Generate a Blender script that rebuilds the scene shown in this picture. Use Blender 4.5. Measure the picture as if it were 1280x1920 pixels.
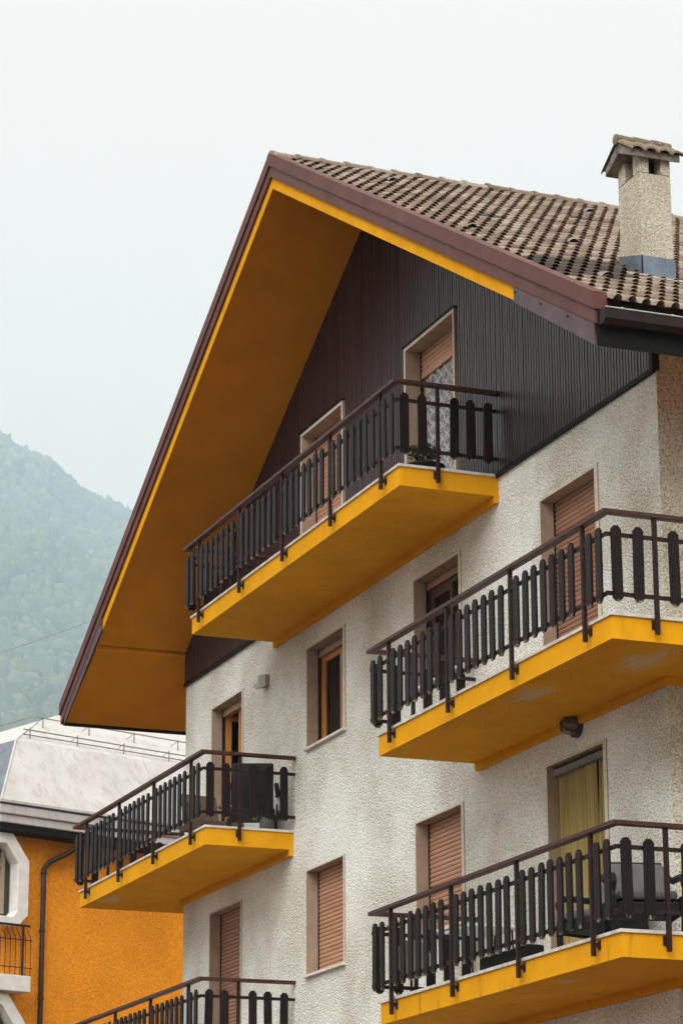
import bpy, math, random
import numpy as np
from mathutils import Vector, Matrix

random.seed(7)
rng = np.random.default_rng(7)
scene = bpy.context.scene
for o in list(bpy.data.objects):
    bpy.data.objects.remove(o)
col = scene.collection
R = math.radians
GZ = 11.5                 # height of the top balcony datum above the street

# ------------------------------------------------------------------ camera
cam_d = bpy.data.cameras.new('camera')
cam = bpy.data.objects.new('camera', cam_d)
col.objects.link(cam)
scene.camera = cam
YAW, PITCH, ROLL, FPX = 0.3756, 0.2914, -0.0036, 5294.4
fw = Vector((-math.cos(YAW), math.sin(YAW), 0))
rt = Vector((math.sin(YAW), math.cos(YAW), 0))
up = Vector((0, 0, 1))
f2 = fw * math.cos(PITCH) + up * math.sin(PITCH)
u2 = up * math.cos(PITCH) - fw * math.sin(PITCH)
r3 = rt * math.cos(ROLL) + u2 * math.sin(ROLL)
u3 = u2 * math.cos(ROLL) - rt * math.sin(ROLL)
CAM = Vector((40.080, -13.248, -9.769 + GZ))
m = Matrix((r3, u3, -f2)).transposed().to_4x4()
m.translation = CAM
cam.matrix_world = m
cam_d.sensor_fit = 'VERTICAL'
cam_d.sensor_height = 36.0
cam_d.lens = FPX / 1920.0 * 36.0
cam_d.clip_start = 0.5
cam_d.clip_end = 30000

# ------------------------------------------------------------------ sky, sun, exposure
SUN_EL, SUN_AZ = 43.0, -42.0          # azimuth of the sun measured from +X towards +Y
world = bpy.data.worlds.new('World')
scene.world = world
world.use_nodes = True
wn = world.node_tree
wn.nodes.clear()
sky = wn.nodes.new('ShaderNodeTexSky')
sky.sky_type = 'NISHITA'
sky.sun_disc = False
sky.sun_elevation = R(SUN_EL)
sky.sun_rotation = R(90 - SUN_AZ)
sky.dust_density = 4.0
cl = wn.nodes.new('ShaderNodeMix')
cl.data_type = 'RGBA'
cl.inputs[0].default_value = 0.86      # thin, even overcast over the blue
cl.inputs[7].default_value = (14.3, 11.9, 9.95, 1)
wn.links.new(sky.outputs[0], cl.inputs[6])
bg = wn.nodes.new('ShaderNodeBackground')
bg.inputs[1].default_value = 0.087
wo = wn.nodes.new('ShaderNodeOutputWorld')
wn.links.new(cl.outputs[2], bg.inputs[0])
wn.links.new(bg.outputs[0], wo.inputs[0])

sun_d = bpy.data.lights.new('sun', 'SUN')
sun_d.energy = 4.7
sun_d.angle = R(48)
sun_d.color = (1.0, 0.975, 0.935)
sun = bpy.data.objects.new('sun', sun_d)
col.objects.link(sun)
sdir = Vector((math.cos(R(SUN_EL)) * math.cos(R(SUN_AZ)), math.cos(R(SUN_EL)) * math.sin(R(SUN_AZ)), math.sin(R(SUN_EL))))
sun.rotation_euler = sdir.to_track_quat('Z', 'Y').to_euler()
sun.location = (60, -60, 80)

scene.view_settings.view_transform = 'Standard'
scene.view_settings.look = 'None'
scene.view_settings.gamma = 1.0
scene.view_settings.use_curve_mapping = False
scene.view_settings.exposure = 0.28
scene.cycles.use_denoising = True
scene.cycles.use_adaptive_sampling = True
scene.cycles.adaptive_threshold = 0.03
scene.cycles.max_bounces = 6
scene.cycles.diffuse_bounces = 4
scene.cycles.volume_bounces = 2
scene.cycles.transparent_max_bounces = 12

# ------------------------------------------------------------------ materials
MAT = {}
def nt(name):
    mt = bpy.data.materials.new(name)
    mt.use_nodes = True
    t = mt.node_tree
    b = t.nodes['Principled BSDF']
    MAT[name] = mt
    return mt, t, b
def N(t, typ, **kw):
    n = t.nodes.new(typ)
    for k, v in kw.items():
        if k.startswith('i_'):
            n.inputs[int(k[2:])].default_value = v
        else:
            setattr(n, k, v)
    return n
def L(t, a, b):
    t.links.new(a, b)
def mixc(t, fac, a, b, mode='MIX'):
    n = N(t, 'ShaderNodeMix', data_type='RGBA', blend_type=mode)
    for i, v in ((0, fac), (6, a), (7, b)):
        if hasattr(v, 'links'):
            L(t, v, n.inputs[i])
        elif i == 0:
            n.inputs[0].default_value = v
        else:
            n.inputs[i].default_value = (*v, 1)
    return n.outputs[2]
def noise(t, vec, scale, detail=4, rough=0.55, sc=None):
    n = N(t, 'ShaderNodeTexNoise')
    n.inputs['Scale'].default_value = scale
    n.inputs['Detail'].default_value = detail
    n.inputs['Roughness'].default_value = rough
    if sc:
        mp = N(t, 'ShaderNodeMapping')
        mp.inputs['Scale'].default_value = sc
        L(t, vec, mp.inputs[0])
        vec = mp.outputs[0]
    L(t, vec, n.inputs['Vector'])
    return n.outputs[0]
def ramp(t, fac, stops):
    n = N(t, 'ShaderNodeValToRGB')
    e = n.color_ramp.elements
    while len(e) < len(stops):
        e.new(0.5)
    for el, (p, c) in zip(e, stops):
        el.position = p
        el.color = (*c, 1) if not isinstance(c, (int, float)) else (c, c, c, 1)
    L(t, fac, n.inputs[0])
    return n.outputs[0]
def pos(t):
    return N(t, 'ShaderNodeNewGeometry').outputs['Position']
def objc(t):
    return N(t, 'ShaderNodeTexCoord').outputs['Object']
def bump(t, b, h, strength, dist):
    n = N(t, 'ShaderNodeBump')
    n.inputs['Strength'].default_value = strength
    n.inputs['Distance'].default_value = dist
    L(t, h, n.inputs['Height'])
    L(t, n.outputs[0], b.inputs['Normal'])
def plain(name, c, rough=0.7, metallic=0.0, var=0.25, scale=6.0, bmp=0.0, bscale=60, sc=None, spec=0.3):
    mt, t, b = nt(name)
    p = pos(t)
    n = noise(t, p, scale, 5, 0.6, sc)
    lo = tuple(x * (1 - var) for x in c)
    hi = tuple(min(1, x * (1 + var)) for x in c)
    L(t, ramp(t, n, [(0.3, lo), (0.7, hi)]), b.inputs['Base Color'])
    b.inputs['Roughness'].default_value = rough
    b.inputs['Metallic'].default_value = metallic
    b.inputs['Specular IOR Level'].default_value = spec
    if bmp:
        bump(t, b, noise(t, p, bscale, 3, 0.6), bmp, 0.01)
    return mt
def stucco(name, lo, hi, dirt, grain=46, dist=0.024, dirtpos=(0.50, 0.68), speck=0.42):
    mt, t, b = nt(name)
    p = pos(t)
    # pebble-dash: rounded grains with deep pits between them
    vo = N(t, 'ShaderNodeTexVoronoi', feature='F1')
    vo.inputs['Scale'].default_value = grain
    wob = N(t, 'ShaderNodeTexNoise')
    wob.inputs['Scale'].default_value = grain * 0.45
    wob.inputs['Detail'].default_value = 2
    L(t, p, wob.inputs['Vector'])
    add = N(t, 'ShaderNodeVectorMath', operation='MULTIPLY_ADD')
    L(t, wob.outputs[1], add.inputs[0])
    add.inputs[1].default_value = (0.03, 0.03, 0.03)
    L(t, p, add.inputs[2])
    L(t, add.outputs[0], vo.inputs['Vector'])
    h2 = N(t, 'ShaderNodeMath', operation='SUBTRACT')
    L(t, wob.outputs[0], h2.inputs[0])
    L(t, vo.outputs['Distance'], h2.inputs[1])
    broad = noise(t, p, 0.55, 5, 0.62)
    bm = N(t, 'ShaderNodeBump')
    bm.inputs['Distance'].default_value = dist
    L(t, ramp(t, broad, [(0.32, 0.45), (0.66, 1.0)]), bm.inputs['Strength'])
    L(t, h2.outputs[0], bm.inputs['Height'])
    L(t, bm.outputs[0], b.inputs['Normal'])
    c = ramp(t, wob.outputs[0], [(0.3, lo), (0.62, hi)])
    dm = ramp(t, broad, [(dirtpos[0] - 0.1, 0), (dirtpos[1], 1)])
    c = mixc(t, dm, c, mixc(t, 0.55, c, dirt))
    # rain runs
    run = ramp(t, noise(t, p, 2.4, 4, 0.65, (1.6, 1.6, 0.13)), [(0.56, 0), (0.80, 0.55)])
    c = mixc(t, run, c, mixc(t, 0.5, c, dirt))
    # dark specks: painted self-shadow of the pebbles and dirt in pits, thicker where soiled
    spn = N(t, 'ShaderNodeMath', operation='MULTIPLY_ADD', i_1=-0.22)
    L(t, broad, spn.inputs[0])
    L(t, noise(t, p, grain * 1.2, 1, 0.6), spn.inputs[2])
    sp = ramp(t, spn.outputs[0], [(0.235, 1), (0.335, 0)])
    c = mixc(t, sp, c, tuple(x * speck for x in dirt))
    L(t, c, b.inputs['Base Color'])
    b.inputs['Roughness'].default_value = 0.95
    b.inputs['Specular IOR Level'].default_value = 0.1
    return mt
stucco('stucco_white', (0.755, 0.775, 0.725), (0.89, 0.915, 0.885), (0.56, 0.50, 0.33))
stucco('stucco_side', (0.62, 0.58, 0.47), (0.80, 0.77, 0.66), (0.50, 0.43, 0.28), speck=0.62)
stucco('stucco_orange', (0.86, 0.275, 0.012), (0.97, 0.375, 0.026), (0.78, 0.28, 0.018), grain=38, dist=0.02, speck=0.75)
stucco('stucco_chimney', (0.47, 0.44, 0.35), (0.68, 0.65, 0.56), (0.36, 0.29, 0.16), grain=60, dist=0.014, speck=0.7)

def paint(name, c, peel=None, streak=0.55):
    """rendered and painted slab: fine grain, faint streaks, and flaked patches round given centres"""
    mt, t, b = nt(name)
    p = pos(t)
    base = ramp(t, noise(t, p, 1.7, 5, 0.6), [(0.3, tuple(x * 0.88 for x in c)), (0.7, tuple(min(1, x * 1.06) for x in c))])
    st = ramp(t, noise(t, p, 3.0, 5, 0.65, (2.2, 2.2, 0.35)), [(0.56, 0), (0.82, 1)])
    sm = N(t, 'ShaderNodeMath', operation='MULTIPLY', i_1=streak)
    L(t, st, sm.inputs[0])
    base = mixc(t, sm.outputs[0], base, (c[0] * 0.45, c[1] * 0.42, c[2] * 0.6 + 0.01))
    if peel:
        acc = None
        for (cx, cy, cz, rad) in peel:
            d = N(t, 'ShaderNodeVectorMath', operation='DISTANCE')
            mp = N(t, 'ShaderNodeMapping')
            mp.inputs['Scale'].default_value = (0.55, 1.3, 1)
            L(t, p, mp.inputs[0])
            L(t, mp.outputs[0], d.inputs[0])
            d.inputs[1].default_value = (cx * 0.55, cy * 1.3, cz)
            g = N(t, 'ShaderNodeMapRange')
            g.inputs[1].default_value = rad
            g.inputs[2].default_value = 0.0
            L(t, d.outputs['Value'], g.inputs[0])
            if acc is None:
                acc = g.outputs[0]
            else:
                mx = N(t, 'ShaderNodeMath', operation='MAXIMUM')
                L(t, acc, mx.inputs[0])
                L(t, g.outputs[0], mx.inputs[1])
                acc = mx.outputs[0]
        nz = noise(t, p, 11, 6, 0.78, (0.22, 2.2, 1.0))
        ml = N(t, 'ShaderNodeMath', operation='MULTIPLY')
        L(t, acc, ml.inputs[0])
        L(t, nz, ml.inputs[1])
        msk = ramp(t, ml.outputs[0], [(0.385, 0), (0.42, 1)])
        base = mixc(t, msk, base, (0.66, 0.47, 0.26))
    L(t, base, b.inputs['Base Color'])
    b.inputs['Roughness'].default_value = 0.9
    b.inputs['Specular IOR Level'].default_value = 0.08
    bump(t, b, noise(t, p, 90, 3, 0.6), 0.35, 0.006)
    return mt
YEL = (0.78, 0.36, 0.008)
paint('yellow_paint', YEL)
paint('yellow_peeled_right', YEL, [(15.9, -0.55, -3.19 + GZ, 1.0), (14.2, -0.95, -3.19 + GZ, 0.85)])
paint('yellow_peeled_left', YEL, [(-0.3, -1.05, -3.19 + GZ, 0.7)])
paint('yellow_dirty', YEL, [(14.9, -0.95, -6.22 + GZ, 0.45)], streak=1.0)
paint('soffit_shaded_yellow', (0.70, 0.27, 0.008), streak=0.14)  # same slab yellow, darkened and browned to paint in the shade under the roof

plain('brown_metal', (0.118, 0.043, 0.036), 0.6, 0.0, 0.22, 2.5, 0.15, 30, spec=0.3)
plain('grey_metal_plate', (0.095, 0.066, 0.070), 0.55, 0.0, 0.25, 3.0, spec=0.25)
plain('gutter_brown', (0.018, 0.010, 0.008), 0.5, 0.0, 0.4, 3.0, spec=0.25)
plain('gutter_rim', (0.6, 0.6, 0.58), 0.4, 0.3, 0.2, 8)
plain('black_fascia', (0.007, 0.0065, 0.0065), 0.6, 0.0, 0.3, 4, spec=0.15)
plain('zinc', (0.17, 0.21, 0.26), 0.38, 0.55, 0.25, 6, spec=0.5)
plain('concrete_old', (0.22, 0.19, 0.165), 0.9, 0.0, 0.5, 9, 0.6, 40)
plain('void_black', (0.008, 0.008, 0.008), 0.9, 0, 0.1)
plain('marble', (0.66, 0.635, 0.585), 0.55, 0, 0.25, 8)
plain('stone_reveal', (0.36, 0.265, 0.19), 0.7, 0, 0.16, 5, 0.1, 120)
plain('stone_edge', (0.62, 0.57, 0.46), 0.7, 0, 0.14, 9)
plain('handrail_brown', (0.062, 0.024, 0.018), 0.5, 0, 0.35, 14, spec=0.25)
plain('post_steel', (0.024, 0.010, 0.009), 0.55, 0, 0.3, 12, spec=0.2)
plain('wood_orange', (0.50, 0.20, 0.045), 0.5, 0, 0.25, 12, sc=(3, 3, 0.3))
plain('wood_pale', (0.52, 0.34, 0.19), 0.5, 0, 0.2, 12, sc=(3, 3, 0.3))
plain('rubber_dark', (0.009, 0.009, 0.010), 0.7, 0, 0.3, 10)
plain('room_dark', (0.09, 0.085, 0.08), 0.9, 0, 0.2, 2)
plain('cushion', (0.12, 0.115, 0.115), 0.9, 0, 0.2, 10)
plain('rattan_dark', (0.010, 0.0095, 0.010), 0.6, 0, 0.5, 60, 0.8, 90)
plain('rattan_brown', (0.13, 0.085, 0.06), 0.7, 0, 0.35, 50, 0.8, 90)
plain('pot_grey', (0.17, 0.16, 0.15), 0.7, 0, 0.3, 12)
plain('white_plastic', (0.72, 0.72, 0.72), 0.4, 0, 0.06, 6)
plain('lamp_black', (0.02, 0.02, 0.02), 0.4, 0, 0.2, 6, spec=0.5)
plain('lamp_glass', (0.11, 0.10, 0.075), 0.15, 0, 0.1, 6, spec=0.6)
plain('white_render', (0.74, 0.73, 0.69), 0.85, 0, 0.1, 6)
plain('wrought_iron', (0.016, 0.016, 0.018), 0.5, 0, 0.2, 6)
plain('pipe_brown', (0.045, 0.022, 0.018), 0.45, 0, 0.3, 5)
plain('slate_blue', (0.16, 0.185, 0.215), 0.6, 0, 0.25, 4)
plain('asphalt', (0.06, 0.06, 0.06), 0.9, 0, 0.2, 3)
plain('paving', (0.125, 0.075, 0.046), 0.9, 0, 0.15, 2)
plain('leaf_green', (0.028, 0.05, 0.018), 0.7, 0, 0.4, 20)
plain('laundry_white', (0.7, 0.7, 0.68), 0.9, 0, 0.1, 6)

def slat_wood():
    mt, t, b = nt('slat_wood')
    oc = objc(t)
    rnd = N(t, 'ShaderNodeObjectInfo').outputs['Random']
    off = N(t, 'ShaderNodeVectorMath', operation='ADD')
    L(t, oc, off.inputs[0])
    cb = N(t, 'ShaderNodeCombineXYZ')
    ml = N(t, 'ShaderNodeMath', operation='MULTIPLY', i_1=57.0)
    L(t, rnd, ml.inputs[0])
    L(t, ml.outputs[0], cb.inputs[0])
    L(t, ml.outputs[0], cb.inputs[2])
    L(t, cb.outputs[0], off.inputs[1])
    g = noise(t, off.outputs[0], 14, 5, 0.65, (3, 3, 0.25))
    c = ramp(t, g, [(0.25, (0.007, 0.004, 0.004)), (0.75, (0.024, 0.013, 0.013))])
    c = mixc(t, rnd, c, mixc(t, 0.75, c, (0.008, 0.007, 0.007)))
    # flaked paint at the weathered lower ends
    sep = N(t, 'ShaderNodeSeparateXYZ')
    L(t, oc, sep.inputs[0])
    low = N(t, 'ShaderNodeMapRange')
    low.inputs[1].default_value = 0.15
    low.inputs[2].default_value = 0.0
    L(t, sep.outputs[2], low.inputs[0])
    f = noise(t, off.outputs[0], 9, 4, 0.7, (5, 5, 0.8))
    m2 = N(t, 'ShaderNodeMath', operation='MULTIPLY')
    L(t, low.outputs[0], m2.inputs[0])
    L(t, f, m2.inputs[1])
    c = mixc(t, ramp(t, m2.outputs[0], [(0.46, 0), (0.52, 1)]), c, (0.30, 0.24, 0.20))
    L(t, c, b.inputs['Base Color'])
    b.inputs['Roughness'].default_value = 0.5
    b.inputs['Specular IOR Level'].default_value = 0.15
    bump(t, b, g, 0.3, 0.004)
slat_wood()

def cladding_wood():
    mt, t, b = nt('cladding_wood')
    p = pos(t)
    rnd = N(t, 'ShaderNodeObjectInfo').outputs['Random']
    g = noise(t, p, 7, 5, 0.65, (5, 1, 0.22))
    c = ramp(t, g, [(0.25, (0.016, 0.008, 0.010)), (0.75, (0.050, 0.030, 0.034))])
    c2 = ramp(t, rnd, [(0.0, (0.050, 0.018, 0.015)), (0.5, (0.032, 0.018, 0.020)), (1.0, (0.014, 0.009, 0.012))])
    c = mixc(t, 0.45, c, c2)
    L(t, c, b.inputs['Base Color'])
    L(t, ramp(t, g, [(0.3, 0.26), (0.7, 0.42)]), b.inputs['Roughness'])
    b.inputs['Specular IOR Level'].default_value = 0.36
    bump(t, b, g, 0.25, 0.004)
cladding_wood()

def tile_mat(name, dark=False):
    mt, t, b = nt(name)
    p = pos(t)
    rnd = N(t, 'ShaderNodeObjectInfo').outputs['Random']
    at = N(t, 'ShaderNodeAttribute', attribute_name='piece')
    ad = N(t, 'ShaderNodeMath', operation='ADD')
    L(t, rnd, ad.inputs[0])
    L(t, at.outputs['Fac'], ad.inputs[1])
    fr = N(t, 'ShaderNodeMath', operation='FRACT')
    L(t, ad.outputs[0], fr.inputs[0])
    if dark:
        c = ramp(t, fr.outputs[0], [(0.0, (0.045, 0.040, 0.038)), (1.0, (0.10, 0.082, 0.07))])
    else:
        c = ramp(t, fr.outputs[0], [(0.0, (0.215, 0.160, 0.115)), (0.55, (0.345, 0.275, 0.21)), (0.92, (0.44, 0.365, 0.29)), (1.0, (0.18, 0.105, 0.08))])
    li = ramp(t, noise(t, p, 14, 6, 0.7), [(0.42, 0), (0.72, 1)])
    c = mixc(t, li, c, mixc(t, 0.7, c, (0.085, 0.072, 0.06)))
    br = ramp(t, noise(t, p, 0.8, 4, 0.6), [(0.5, 0), (0.75, 1)])
    c = mixc(t, br, c, mixc(t, 0.5, c, (0.16, 0.10, 0.075)))
    L(t, c, b.inputs['Base Color'])
    b.inputs['Roughness'].default_value = 0.9
    b.inputs['Specular IOR Level'].default_value = 0.15
    bump(t, b, noise(t, p, 70, 3, 0.6), 0.4, 0.008)
tile_mat('roof_tile')
tile_mat('roof_tile_dark', True)

def shutter_mat(name, a, b_):
    mt, t, b = nt(name)
    p = pos(t)
    g = noise(t, p, 5, 5, 0.6, (0.35, 1, 4))
    rnd = N(t, 'ShaderNodeObjectInfo').outputs['Random']
    c = ramp(t, g, [(0.3, a), (0.7, b_)])
    c = mixc(t, rnd, c, mixc(t, 0.25, c, tuple(x * 0.6 for x in a)))
    L(t, c, b.inputs['Base Color'])
    b.inputs['Roughness'].default_value = 0.5
shutter_mat('shutter_brown', (0.29, 0.135, 0.076), (0.38, 0.19, 0.115))
shutter_mat('shutter_peach', (0.45, 0.225, 0.125), (0.56, 0.30, 0.18))
shutter_mat('shutter_terracotta', (0.44, 0.225, 0.13), (0.54, 0.30, 0.185))
plain('wood_dark', (0.10, 0.045, 0.022), 0.5, 0, 0.3, 12, sc=(3, 3, 0.3))
plain('guard_steel', (0.28, 0.26, 0.24), 0.5, 0.2, 0.2, 8)
plain('cable_grey', (0.20, 0.21, 0.22), 0.6, 0, 0.2, 8)
plain('cap_tile_old', (0.20, 0.155, 0.115), 0.9, 0, 0.5, 22, 0.6, 60)

def glass_mat():
    mt, t, b = nt('window_glass')
    out = t.nodes['Material Output']
    tr = N(t, 'ShaderNodeBsdfTransparent')
    tr.inputs[0].default_value = (0.55, 0.60, 0.60, 1)
    gl = N(t, 'ShaderNodeBsdfGlossy')
    gl.inputs['Roughness'].default_value = 0.02
    fr = N(t, 'ShaderNodeFresnel')
    fr.inputs[0].default_value = 1.5
    mx = N(t, 'ShaderNodeMixShader')
    L(t, fr.outputs[0], mx.inputs[0])
    L(t, tr.outputs[0], mx.inputs[1])
    L(t, gl.outputs[0], mx.inputs[2])
    L(t, mx.outputs[0], out.inputs[0])
glass_mat()

def lace_mat():
    mt, t, b = nt('lace_curtain')
    oc = pos(t)
    mp = N(t, 'ShaderNodeMapping')
    mp.inputs['Rotation'].default_value = (0, R(45), 0)
    L(t, oc, mp.inputs[0])
    w = []
    for ax in ('X', 'Z'):
        wv = N(t, 'ShaderNodeTexWave', wave_type='BANDS', bands_direction=ax)
        wv.inputs['Scale'].default_value = 2.6
        wv.inputs['Distortion'].default_value = 0.6
        wv.inputs['Detail'].default_value = 2
        L(t, mp.outputs[0], wv.inputs[0])
        w.append(wv.outputs[1])
    mx = N(t, 'ShaderNodeMath', operation='MAXIMUM')
    L(t, w[0], mx.inputs[0])
    L(t, w[1], mx.inputs[1])
    fl = ramp(t, noise(t, oc, 38, 3, 0.6), [(0.5, 0), (0.6, 0.8)])
    m2 = N(t, 'ShaderNodeMath', operation='MAXIMUM')
    L(t, ramp(t, mx.outputs[0], [(0.80, 0), (0.93, 1)]), m2.inputs[0])
    L(t, fl, m2.inputs[1])
    c = mixc(t, m2.outputs[0], (0.16, 0.15, 0.16), (0.46, 0.45, 0.46))
    L(t, c, b.inputs['Base Color'])
    b.inputs['Roughness'].default_value = 0.95
lace_mat()

def striped(name, a, b_, sc):
    mt, t, b = nt(name)
    g = noise(t, pos(t), sc, 3, 0.5, (1, 1, 0.02))
    L(t, ramp(t, g, [(0.35, a), (0.65, b_)]), b.inputs['Base Color'])
    b.inputs['Roughness'].default_value = 0.9
striped('curtain_olive', (0.24, 0.17, 0.045), (0.42, 0.32, 0.115), 34)
striped('curtain_brown', (0.05, 0.03, 0.022), (0.24, 0.12, 0.05), 16)

def metal_roof():
    mt, t, b = nt('white_sheet_roof')
    p = pos(t)
    c = ramp(t, noise(t, p, 1.2, 6, 0.62), [(0.3, (0.50, 0.485, 0.465)), (0.7, (0.62, 0.61, 0.59))])
    st = ramp(t, noise(t, p, 4.5, 6, 0.7, (1.4, 1.4, 0.10)), [(0.50, 0), (0.78, 1)])
    c = mixc(t, st, c, mixc(t, 0.62, c, (0.22, 0.19, 0.15)))
    sp = ramp(t, noise(t, p, 9, 6, 0.75, (1.5, 1.5, 0.4)), [(0.60, 0), (0.70, 1)])
    c = mixc(t, sp, c, mixc(t, 0.5, c, (0.15, 0.14, 0.12)))
    L(t, c, b.inputs['Base Color'])
    b.inputs['Roughness'].default_value = 0.6
    bump(t, b, noise(t, p, 2.0, 4, 0.6), 0.25, 0.05)
metal_roof()

def forest_mat():
    mt, t, b = nt('forest_leaf')
    at = N(t, 'ShaderNodeAttribute', attribute_name='piece')
    p = pos(t)
    c = ramp(t, at.outputs['Fac'], [(0.0, (0.010, 0.022, 0.010)), (0.5, (0.05, 0.085, 0.03)), (1.0, (0.16, 0.19, 0.07))])  # crown tones run from shaded to sunlit green, light put into the colour
    c = mixc(t, ramp(t, noise(t, p, 0.012, 4, 0.6), [(0.4, 0), (0.65, 1)]), c, mixc(t, 0.6, c, (0.10, 0.13, 0.045)))  # broad paler patches painted as lit crowns
    L(t, c, b.inputs['Base Color'])
    b.inputs['Roughness'].default_value = 0.9
    bump(t, b, noise(t, p, 0.9, 3, 0.6), 0.9, 1.0)
forest_mat()
plain('hill_ground', (0.05, 0.075, 0.03), 0.95, 0, 0.4, 0.02)

# ------------------------------------------------------------------ mesh helpers
def link(name, me, mat=None, parent=None):
    o = bpy.data.objects.new(name, me)
    col.objects.link(o)
    if mat and me is not None and not me.materials:
        me.materials.append(MAT[mat])
    if parent:
        o.parent = parent
        if parent.type == 'EMPTY':
            o.matrix_parent_inverse = parent.matrix_basis.inverted()
    return o
class MB:
    """collects faces; z values are measured from the balcony datum unless z0 is given"""
    def __init__(s, z0=GZ):
        s.v, s.f, s.mi, s.z0 = [], [], [], z0
    def add(s, vs, fs, mi=0):
        n = len(s.v)
        s.v += [(x, y, z + s.z0) for x, y, z in vs]
        s.f += [tuple(i + n for i in f) for f in fs]
        s.mi += [mi] * len(fs)
        return s
    def quad(s, a, b, c, d, mi=0):
        return s.add([a, b, c, d], [(0, 1, 2, 3)], mi)
    def box(s, x0, x1, y0, y1, z0, z1, mi=0):
        vs = [(x0, y0, z0), (x1, y0, z0), (x1, y1, z0), (x0, y1, z0), (x0, y0, z1), (x1, y0, z1), (x1, y1, z1), (x0, y1, z1)]
        return s.add(vs, [(0, 3, 2, 1), (4, 5, 6, 7), (0, 1, 5, 4), (1, 2, 6, 5), (2, 3, 7, 6), (3, 0, 4, 7)], mi)
    def prism_y(s, poly, y0, y1, mi=0):
        """polygon in x,z extruded along y"""
        n = len(poly)
        vs = [(x, y0, z) for x, z in poly] + [(x, y1, z) for x, z in poly]
        fs = [tuple(range(n)), tuple(range(2 * n - 1, n - 1, -1))]
        fs += [(i, i + n, (i + 1) % n + n, (i + 1) % n) for i in range(n)]
        return s.add(vs, fs, mi)
    def prism_x(s, poly, x0, x1, mi=0):
        n = len(poly)
        vs = [(x0, y, z) for y, z in poly] + [(x1, y, z) for y, z in poly]
        fs = [tuple(range(n)), tuple(range(2 * n - 1, n - 1, -1))]
        fs += [(i, i + n, (i + 1) % n + n, (i + 1) % n) for i in range(n)]
        return s.add(vs, fs, mi)
    def prism_z(s, poly, z0, z1, mi=0):
        n = len(poly)
        vs = [(x, y, z0) for x, y in poly] + [(x, y, z1) for x, y in poly]
        fs = [tuple(range(n - 1, -1, -1)), tuple(range(n, 2 * n))]
        fs += [(i, (i + 1) % n, (i + 1) % n + n, i + n) for i in range(n)]
        return s.add(vs, fs, mi)
    def tube(s, pts, r, seg=8, mi=0):
        pts = [Vector(p) for p in pts]
        vs, fs = [], []
        for i, p in enumerate(pts):
            a = pts[max(i - 1, 0)]
            b = pts[min(i + 1, len(pts) - 1)]
            d = (b - a).normalized()
            u = d.cross(Vector((0, 0, 1)))
            if u.length < 1e-3:
                u = d.cross(Vector((1, 0, 0)))
            u.normalize()
            w = d.cross(u)
            rr = r[i] if isinstance(r, (list, tuple)) else r
            for k in range(seg):
                a_ = 2 * math.pi * k / seg
                q = p + u * (rr * math.cos(a_)) + w * (rr * math.sin(a_))
                vs.append(tuple(q))
        for i in range(len(pts) - 1):
            for k in range(seg):
                k2 = (k + 1) % seg
                fs.append((i * seg + k, i * seg + k2, (i + 1) * seg + k2, (i + 1) * seg + k))
        fs.append(tuple(range(seg - 1, -1, -1)))
        fs.append(tuple((len(pts) - 1) * seg + k for k in range(seg)))
        return s.add(vs, fs, mi)
    def lathe(s, cx, cy, prof, seg=16, mi=0):
        vs, fs = [], []
        for (r, z) in prof:
            for k in range(seg):
                a = 2 * math.pi * k / seg
                vs.append((cx + r * math.cos(a), cy + r * math.sin(a), z))
        for i in range(len(prof) - 1):
            for k in range(seg):
                k2 = (k + 1) % seg
                fs.append((i * seg + k, i * seg + k2, (i + 1) * seg + k2, (i + 1) * seg + k))
        fs.append(tuple(range(seg - 1, -1, -1)))
        fs.append(tuple((len(prof) - 1) * seg + k for k in range(seg)))
        return s.add(vs, fs, mi)
    def sweep(s, pts, w, h, zc):
        """rectangular bar with mitred corners along a plan polyline"""
        n = len(pts)
        P = [Vector(p) for p in pts]
        vs, fs = [], []
        for i in range(n):
            d0 = (P[i] - P[i - 1]).normalized() if i > 0 else None
            d1 = (P[i + 1] - P[i]).normalized() if i < n - 1 else None
            if d0 is None: d0 = d1
            if d1 is None: d1 = d0
            n0 = Vector((d0.y, -d0.x)); n1 = Vector((d1.y, -d1.x))
            b = (n0 + n1).normalized()
            k = (w / 2) / max(0.2, b.dot(n0))
            for sgn, zz in ((1, -h / 2), (1, h / 2), (-1, h / 2), (-1, -h / 2)):
                q = P[i] + b * (k * sgn)
                vs.append((q.x, q.y, zc + zz))
        for i in range(n - 1):
            for k in range(4):
                fs.append((i * 4 + k, i * 4 + (k + 1) % 4, (i + 1) * 4 + (k + 1) % 4, (i + 1) * 4 + k))
        fs.append((3, 2, 1, 0))
        fs.append(tuple((n - 1) * 4 + k for k in range(4)))
        return s.add(vs, fs)
    def mesh(s, name, mats):
        me = bpy.data.meshes.new(name)
        me.from_pydata(s.v, [], s.f)
        for mt in ([mats] if isinstance(mats, str) else mats):
            me.materials.append(MAT[mt])
        if len(me.materials) > 1:
            me.polygons.foreach_set('material_index', s.mi)
        me.update()
        import bmesh
        bm = bmesh.new()
        bm.from_mesh(me)
        bmesh.ops.recalc_face_normals(bm, faces=bm.faces)
        bm.to_mesh(me)
        bm.free()
        return me
    def build(s, name, mats, parent=None, bevel=0.0, smooth=False):
        me = s.mesh(name, mats)
        if smooth:
            me.polygons.foreach_set('use_smooth', [True] * len(me.polygons))
        o = link(name, me, None, parent)
        if bevel:
            b = o.modifiers.new('bevel', 'BEVEL')
            b.width = bevel
            b.segments = 2
            b.limit_method = 'ANGLE'
        return o
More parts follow.
